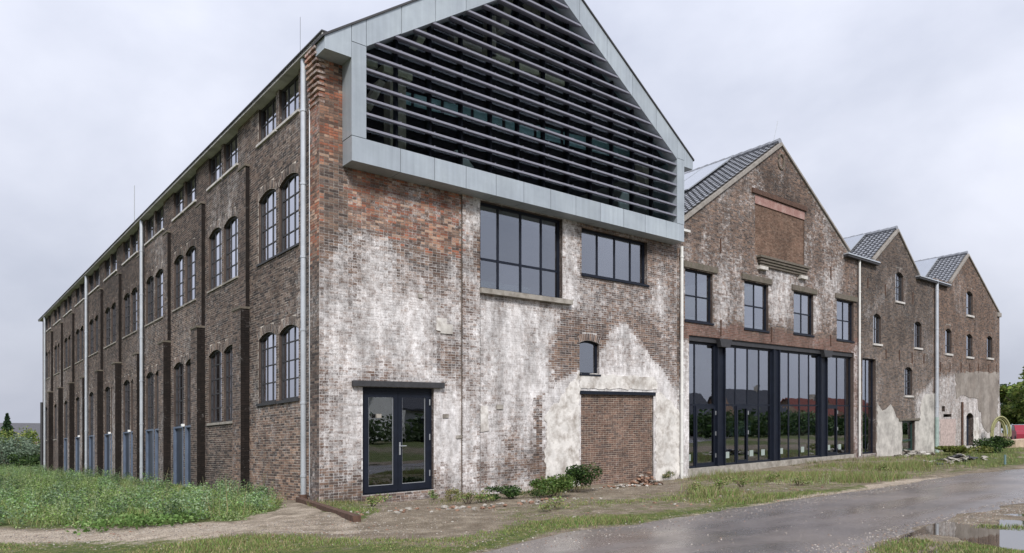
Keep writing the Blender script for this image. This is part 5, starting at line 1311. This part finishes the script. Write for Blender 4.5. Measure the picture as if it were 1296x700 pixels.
# distant house behind the bushes on the left
def house(x, y, rot, w, d, hw, hr, wallc, roofc, label, z=0, dark=False, chim=True, group=None):
    o = bpy.data.objects.new('house', None); o.location = (x, y, z); o.rotation_euler = (0, 0, rot); ORG[o.name] = Vector((x, y, z)); COL.objects.link(o); tag(o, label, 'house', group)
    def raw(name, m, V, F, par=o):
        me = bpy.data.meshes.new(name); me.from_pydata(V, [], F); me.materials.append(m); q = bpy.data.objects.new(name, me); COL.objects.link(q); q.parent = par; return q
    def bx(x0, x1, y0, y1, z0, z1): return ([(a, b, c) for c in (z0, z1) for b in (y0, y1) for a in (x0, x1)], [(0, 2, 3, 1), (4, 5, 7, 6), (0, 1, 5, 4), (2, 6, 7, 3), (0, 4, 6, 2), (1, 3, 7, 5)])
    V, F = bx(-w/2, w/2, -d/2, d/2, 0, hw); n = 8; V += [(-w/2, 0, hr-.05), (w/2, 0, hr-.05)]; F += [(4, 6, 8), (5, 9, 7)]; raw('wall', wallc, V, F)
    e = .35; sl = (hr-hw)/(d/2)
    for s in (-1, 1):
        V = [(-w/2-e, 0, hr), (w/2+e, 0, hr), (w/2+e, s*(d/2+e), hw-e*sl), (-w/2-e, s*(d/2+e), hw-e*sl)]; V += [(a, b, c+.12) for a, b, c in V]
        r = raw('roof', roofc, V, [(0, 1, 2, 3), (7, 6, 5, 4), (0, 4, 5, 1), (1, 5, 6, 2), (2, 6, 7, 3), (3, 7, 4, 0)])
        if s == 1 and chim: raw('chimney', M['concrete'], *bx(w*.2, w*.2+.7, -.35, .35, hr-.3, hr+.9), r)
    k = max(2, int(w/2.4))
    for sgn in (-1, 1):
        for i in range(k):
            cx_ = -w/2+w*(i+.5)/k
            for zz in ([1.0] if hw < 4 else [1.0, 3.6]):
                f = raw('window', M['white'], *bx(cx_-.6, cx_+.6, sgn*d/2-.03, sgn*d/2+.03, zz, zz+1.3)); raw('pane', M['blue_dark'], *bx(cx_-.52, cx_+.52, sgn*d/2-.04, sgn*d/2+.04, zz+.08, zz+1.22), f)
    return o
redroof = mat('red_roof', (.26, .07, .045), .8, var=.25, vscale=6); greyroof = mat('grey_roof', (.09, .09, .10), .7, var=.2, vscale=5); bwall = mat('house_brick', (.25, .17, .13), .9, var=.2, vscale=4); wwall = mat('house_white', (.5, .5, .48), .9, var=.1, vscale=2)
x, y = far(38, 150); house(x, y, .3, 14, 9, 2.6, 5.6, bwall, greyroof, 'distant house with a dark roof far beyond the side wall', z=-2.6)
# polytunnel
x, y = far(10, 66); pt = MB()
# houses, hedge and trees across the road (seen mirrored in the glass)
gh = 'houses across the road mirrored in the shopfront glass'
for (x, y, r_, w, hw, hr, wc, rc, lb) in ((27, -34, .1, 11, 3.0, 6.0, wwall, greyroof, 'white house with a grey roof across the road, nearest the corner'), (48, -44, .05, 14, 3.0, 5.8, bwall, greyroof, 'brick house with a dark roof and chimney across the road'),
                                         (72, -47, 0, 16, 3.0, 6.6, bwall, greyroof, 'wide dark roofed brick house across the road, second of its kind'), (91, -46, .1, 12, 3.0, 7.4, bwall, greyroof, 'tallest dark roofed brick house across the road'), (109, -46, .0, 12, 3.0, 6.6, bwall, redroof, 'brick house with a red roof across the road'), (124, -46, .0, 14, 3.0, 7.0, bwall, redroof, 'second red roofed brick house further along the road'), (142, -46, .0, 14, 3.0, 7.2, bwall, redroof, 'farthest red roofed brick house along the road')):
    house(x, y, r_, w, 8, hw, hr, wc, rc, lb, z=.2, group=gh)
th_ = 'hedge bushes across the road'
for i in range(19):
    x = 8+i*7.2; y = -30+(-6 if i > 3 else 0)-.3*i*(i < 6)
    tree('hedge_bush', ORD[i]+' tall hedge bush from the corner, in front of the houses across the road', x, y, (1.8 if i < 4 else 3.3)+.9*random.random(), 7.5, 1800, [(.07, .11, .04), (.05, .08, .03), (.10, .14, .06)], .2, .1, group=th_, z=0)
for i in range(15):
    x = 26+i*6.5; y = -22-.25*i
    tree('hedge_bush', ORD[i]+' low hedge bush from the corner, in the row closer to the road', x, y, 2.3+.5*random.random(), 7, 1300, BUSH, .2, .1, group='low hedge bushes nearer the road', z=.3)
x, y = 16, -32; tree('leafy_tree', 'tree across the road mirrored in the glass door', x+12, y-8, 5.5, 6, 4000, GREENS[:4], .16, .2, z=0)
x, y = 57, -52; tree('leafy_tree', 'tree between the houses across the road', x, y, 8.0, 6, 4000, BUSH, .18, .2, z=0)

# ================================================================== LOOSE THINGS
def rock(cx, cy, cz_, sx_, sy_, sz_, m, parent, name='stone', flat=False):
    import bmesh
    bm = bmesh.new(); bmesh.ops.create_icosphere(bm, subdivisions=1, radius=1)
    a = random.random()*6.28
    for v in bm.verts:
        k = .75+.45*random.random(); x, y, z = v.co.x*sx_*k, v.co.y*sy_*k, v.co.z*sz_*(.8+.3*random.random() if not flat else 1)
        if flat: z = max(min(z, sz_*.6), -sz_*.6)
        v.co = (x*math.cos(a)-y*math.sin(a), x*math.sin(a)+y*math.cos(a), z)
    me = bpy.data.meshes.new(name); bm.to_mesh(me); bm.free(); me.materials.append(m)
    o = bpy.data.objects.new(name, me); o.location = Vector((cx, cy, cz_))-(ORG[parent.name] if parent else Vector((0, 0, 0))); o.parent = parent; o.rotation_euler = (random.uniform(-.3, .3), random.uniform(-.3, .3), 0); COL.objects.link(o); return o
brickc = mat('rubble_brick', (.22, .13, .09), .95, var=.35, vscale=8, bump=.5); rub = mat('rubble_grey', (.30, .28, .25), .95, var=.3, vscale=6, bump=.6)
def pile(label, px, py, lx, ly, hh, n, s, mats, flat=False):
    x, y = hit(px, py); z = float(ground(x, y)); o = bpy.data.objects.new('rubble_pile', None); ORG[o.name] = Vector((x, y, z)); o.location = (x, y, z); COL.objects.link(o); tag(o, label, 'rubble')
    for i in range(n):
        a, b = random.gauss(0, lx/2.2), random.gauss(0, ly/2.2); hz = hh*math.exp(-(a/lx*1.6)**2-(b/ly*1.6)**2)*random.random()
        k = s*(.4+.9*random.random()); yy = min(y+b, -.12); rock(x+a, yy, float(ground(x+a, yy))+hz+k*.15, k, k*.7, k*(.25 if flat else .5), random.choice(mats), o, 'slab' if flat else 'stone', flat)
    return o
pile('heap of brick and earth rubble at the right foot of the brick infill', 818, 614, .7, .35, .35, 70, .085, [brickc, brickc, rub, M['rust']])
pile('scattered pale stones in front of the brick infill', 780, 618, 1.6, .4, .06, 50, .06, [rub, brickc, M['stone']])
pile('low line of stones along the foot of the whitewashed wall', 640, 643, 2.6, .4, .05, 60, .06, [rub, brickc, rub])
pile('small stones in front of the double door', 520, 650, 1.6, .5, .02, 30, .04, [rub, brickc])
pile('broken pale concrete slabs heaped in front of the small green door', 1158, 578, 1.9, .6, .28, 46, .22, [M['stone'], rub, M['concrete']], True)
pile('dark broken slabs lying right of the pale ones', 1208, 584, 2.2, .6, .18, 50, .20, [M['concrete'], M['steel_old'], rub], True)
pile('pebbles on the sandy patch in the foreground', 420, 672, 3.0, .8, .0, 60, .022, [rub, rub, brickc])
pile('pebbles on the pale sand at lower left', 130, 680, 3.0, .6, .0, 50, .020, [rub, brickc])
pile('pebbles and clods on the bare verge before the shopfront', 930, 632, 4.0, .8, .0, 60, .04, [rub, brickc])
# loose gravel: one mesh of small stones
def gravel(name, label, polys):
    Q = []
    for poly, n in polys:
        P_ = np.array([hit(x, y) for x, y in poly]); x0, y0 = P_.min(0); x1, y1 = P_.max(0); q = np.stack([rng.uniform(x0, x1, n*3), rng.uniform(y0, y1, n*3)], 1)
        q = q[soft(q[:, 0], q[:, 1], [tuple(p) for p in P_], .3) > rng.random(len(q))]; q = q[~((q[:, 0] > -.2) & (q[:, 1] > -.1))]; Q.append(q[:n])
    q = np.concatenate(Q); n = len(q); sz = .005+.013*rng.random(n)**3; c = gpts(q); onr = soft(q[:, 0], q[:, 1], roadpoly, .05); c[:, 2] = np.where(onr > .5, ground_plane(q[:, 0], q[:, 1])+.02, c[:, 2])
    base = np.array([(1, 0, 0), (0, 1, 0), (-1, 0, 0), (0, -1, 0), (0, 0, .7), (0, 0, -.7)]); V = c[:, None]+base[None]*sz[:, None, None]*(.7+.6*rng.random((n, 6, 1)))
    f = np.array([(0, 1, 4), (1, 2, 4), (2, 3, 4), (3, 0, 4)]); F = (np.arange(n)[:, None, None]*6+f[None]).reshape(-1, 3)
    cc = pick([(.24, .21, .18), (.18, .155, .135), (.33, .30, .27), (.19, .13, .10), (.12, .11, .10), (.15, .135, .12)], rng.random(n)); cc = np.concatenate([cc, np.zeros((n, 1))], 1)
    tag(np_obj(name, V.reshape(-1, 3), F, M['stonecol'], np.repeat(cc, 6, 0), None, kind='stuff'), label, 'gravel')
m_ = bpy.data.materials.new('loose_stone'); m_.use_nodes = True; a_ = m_.node_tree.nodes.new('ShaderNodeAttribute'); a_.attribute_name = 'bcol'; m_.node_tree.links.new(a_.outputs[0], m_.node_tree.nodes['Principled BSDF'].inputs['Base Color']); m_.node_tree.nodes['Principled BSDF'].inputs['Roughness'].default_value = .9; M['stonecol'] = m_
gravel('gravel', 'loose gravel and grit on the bare ground and the edges of the road', [([(0, 668), (330, 664), (460, 650), (560, 690), (0, 692)], 5000), ([(400, 640), (860, 606), (900, 622), (600, 690), (470, 680)], 6000), ([(560, 700), (880, 648), (1190, 602), (1190, 610), (900, 660), (640, 705)], 3500),
    ([(1010, 705), (1140, 668), (1230, 645), (1296, 632), (1296, 645), (1170, 676), (1110, 705)], 3500), ([(600, 702), (1100, 640), (1200, 640), (1060, 705)], 300), ([(860, 612), (1090, 586), (1090, 604), (880, 640)], 3000)])
# rusty beam lying by the corner
p0 = hit(378, 637); p1 = hit(452, 662); q = MB(); zz0 = float(ground(*p0)); zz1 = float(ground(*p1))
dv = np.array(p1)-np.array(p0); ln = np.linalg.norm(dv); dv /= ln; nv = np.array([-dv[1], dv[0]])*.065
q.v = []
for (p, zq) in ((p0, zz0), (p1, zz1)):
    for s, h_ in ((-1, 0), (1, 0), (1, .11), (-1, .11)):
        x, y = p[0]+nv[0]*s, p[1]+nv[1]*s; q.v.append((x, y, zq+h_-.01-SX*x-SY*y))
q.f = [(0, 1, 2, 3), (7, 6, 5, 4), (0, 4, 5, 1), (1, 5, 6, 2), (2, 6, 7, 3), (3, 7, 4, 0)]
tag(q.build('timber_beam', M['rust']), 'rusty brown beam lying on the ground by the building corner', 'beam')
x, y = hit(366, 629); o = bpy.data.objects.new('litter', None); ORG[o.name] = Vector((x, y, float(ground(x, y)))); o.location = ORG[o.name]; COL.objects.link(o); tag(o, 'crumpled white litter at the foot of the side wall', 'litter')
for dx, dy, s in ((0, 0, .10), (.12, -.05, .07), (-.15, .02, .08), (.05, .1, .06)): rock(x+dx, y+dy, float(ground(x, y))+.05, s, s*.7, s*.6, M['white'], o, 'plastic_piece')
# hose, planter wall, red car, van behind at the far right
hx, hz = front(1264, 548, -.9); hm = mat('yellow_hose', (.27, .265, .13), .6, var=.15, vscale=6)
ho = MB(); base_z = front(1264, 572, -.9)[1]
ho_o = empty('coiled_hose', (hx, -.9, base_z), 'coiled yellow hose standing beside the corner of the rightmost building', 'hose')
for k, (w_, h_) in enumerate(((.56, 1.0), (.50, .93), (.38, .84), (.32, .78))):
    pts = [(hx+rt_[0]*w_*math.sin(t)+fw_[0]*.06*k, -1.0+rt_[1]*w_*math.sin(t)+fw_[1]*.06*k, base_z+1.0+h_*math.cos(t)) for t in np.linspace(-2.35, 2.35, 30)]
    MB().tube(pts, .045, 7).build('hose_loop', hm, ho_o, smooth=True)
bx_, by_ = far(1286, 47); zz = 1.38-(567-HOR)/FP*47-SX*bx_-SY*by_
o = MB().box(bx_-1.6, bx_+2.6, by_-.4, by_+.4, zz-.3, zz+.55).build('planter_wall', mat('pale_blockwork', (.42, .33, .24), .9, var=.3, vscale=3, bump=.4)); tag(o, 'low pale stone planter wall right of the coiled hose', 'wall')
# red car partly in view
def car(px, t, label):
    x, y = far(px, t); z = CZ-(562-HOR)/FP*t; o = bpy.data.objects.new('parked_car', None); ORG[o.name] = Vector((x, y, z)); o.location = (x, y, z); o.rotation_euler = (0, 0, math.radians(20)); COL.objects.link(o); tag(o, label, 'car')
    prof = [(-2.1, .35), (-2.1, .75), (-1.9, .95), (-1.2, 1.02), (-.6, 1.42), (.9, 1.45), (1.6, 1.0), (2.05, .9), (2.15, .6), (2.1, .35)]
    def ex(name, pr, w, m, par=o):
        n = len(pr); V = [(a, -w, b) for a, b in pr]+[(a, w, b) for a, b in pr]; F = [tuple(range(n)), tuple(range(2*n-1, n-1, -1))]+[(i, n+i, n+(i+1) % n, (i+1) % n) for i in range(n)]
        me = bpy.data.meshes.new(name); me.from_pydata(V, [], F); me.materials.append(m); q = bpy.data.objects.new(name, me); q.parent = par; COL.objects.link(q); return q
    bd = ex('body', prof, .85, mat('red_paint', (.25, .02, .04), .5, 0, spec=.4))
    ex('window', [(-1.0, 1.03), (-.55, 1.36), (.85, 1.38), (1.35, 1.03)], .86, M['blue_dark'], bd)
    for a in (-1.35, 1.35):
        for s in (-.8, .8):
            me = bpy.data.meshes.new('wheel'); import bmesh; bm = bmesh.new(); bmesh.ops.create_cone(bm, cap_ends=True, segments=20, radius1=.32, radius2=.32, depth=.2); bmesh.ops.rotate(bm, verts=bm.verts, matrix=__import__('mathutils').Matrix.Rotation(math.pi/2, 3, 'X')); bm.to_mesh(me); bm.free()
            me.materials.append(M['roof_dark']); w_ = bpy.data.objects.new('wheel', me); w_.location = (a, s, .32); w_.parent = o; COL.objects.link(w_)
car(1300, 54, 'red car parked behind the planter wall at the right edge')
x, y = far(1306, 60); z = CZ-(548-HOR)/FP*60
o = MB().box(x-3, x+5, y-1.2, y+1.2, z-SX*x-SY*y, z+.75-SX*x-SY*y).build('garden_shed', mat('pale_blue_panel', (.42, .50, .55), .6, var=.06)); tag(o, 'pale blue low shed behind the red car', 'shed')
# blue grey post by the kerb
x, y = hit(1272, 588); z = float(ground(x, y))-SX*x-SY*y
o = MB().tube([(x, y, z-.1), (x, y, z+.32)], .035, 8).build('marker_post', mat('teal_post', (.12, .19, .20), .6)); tag(o, 'short blue green marker post on the grass verge', 'post')
print('objects', len(bpy.data.objects))
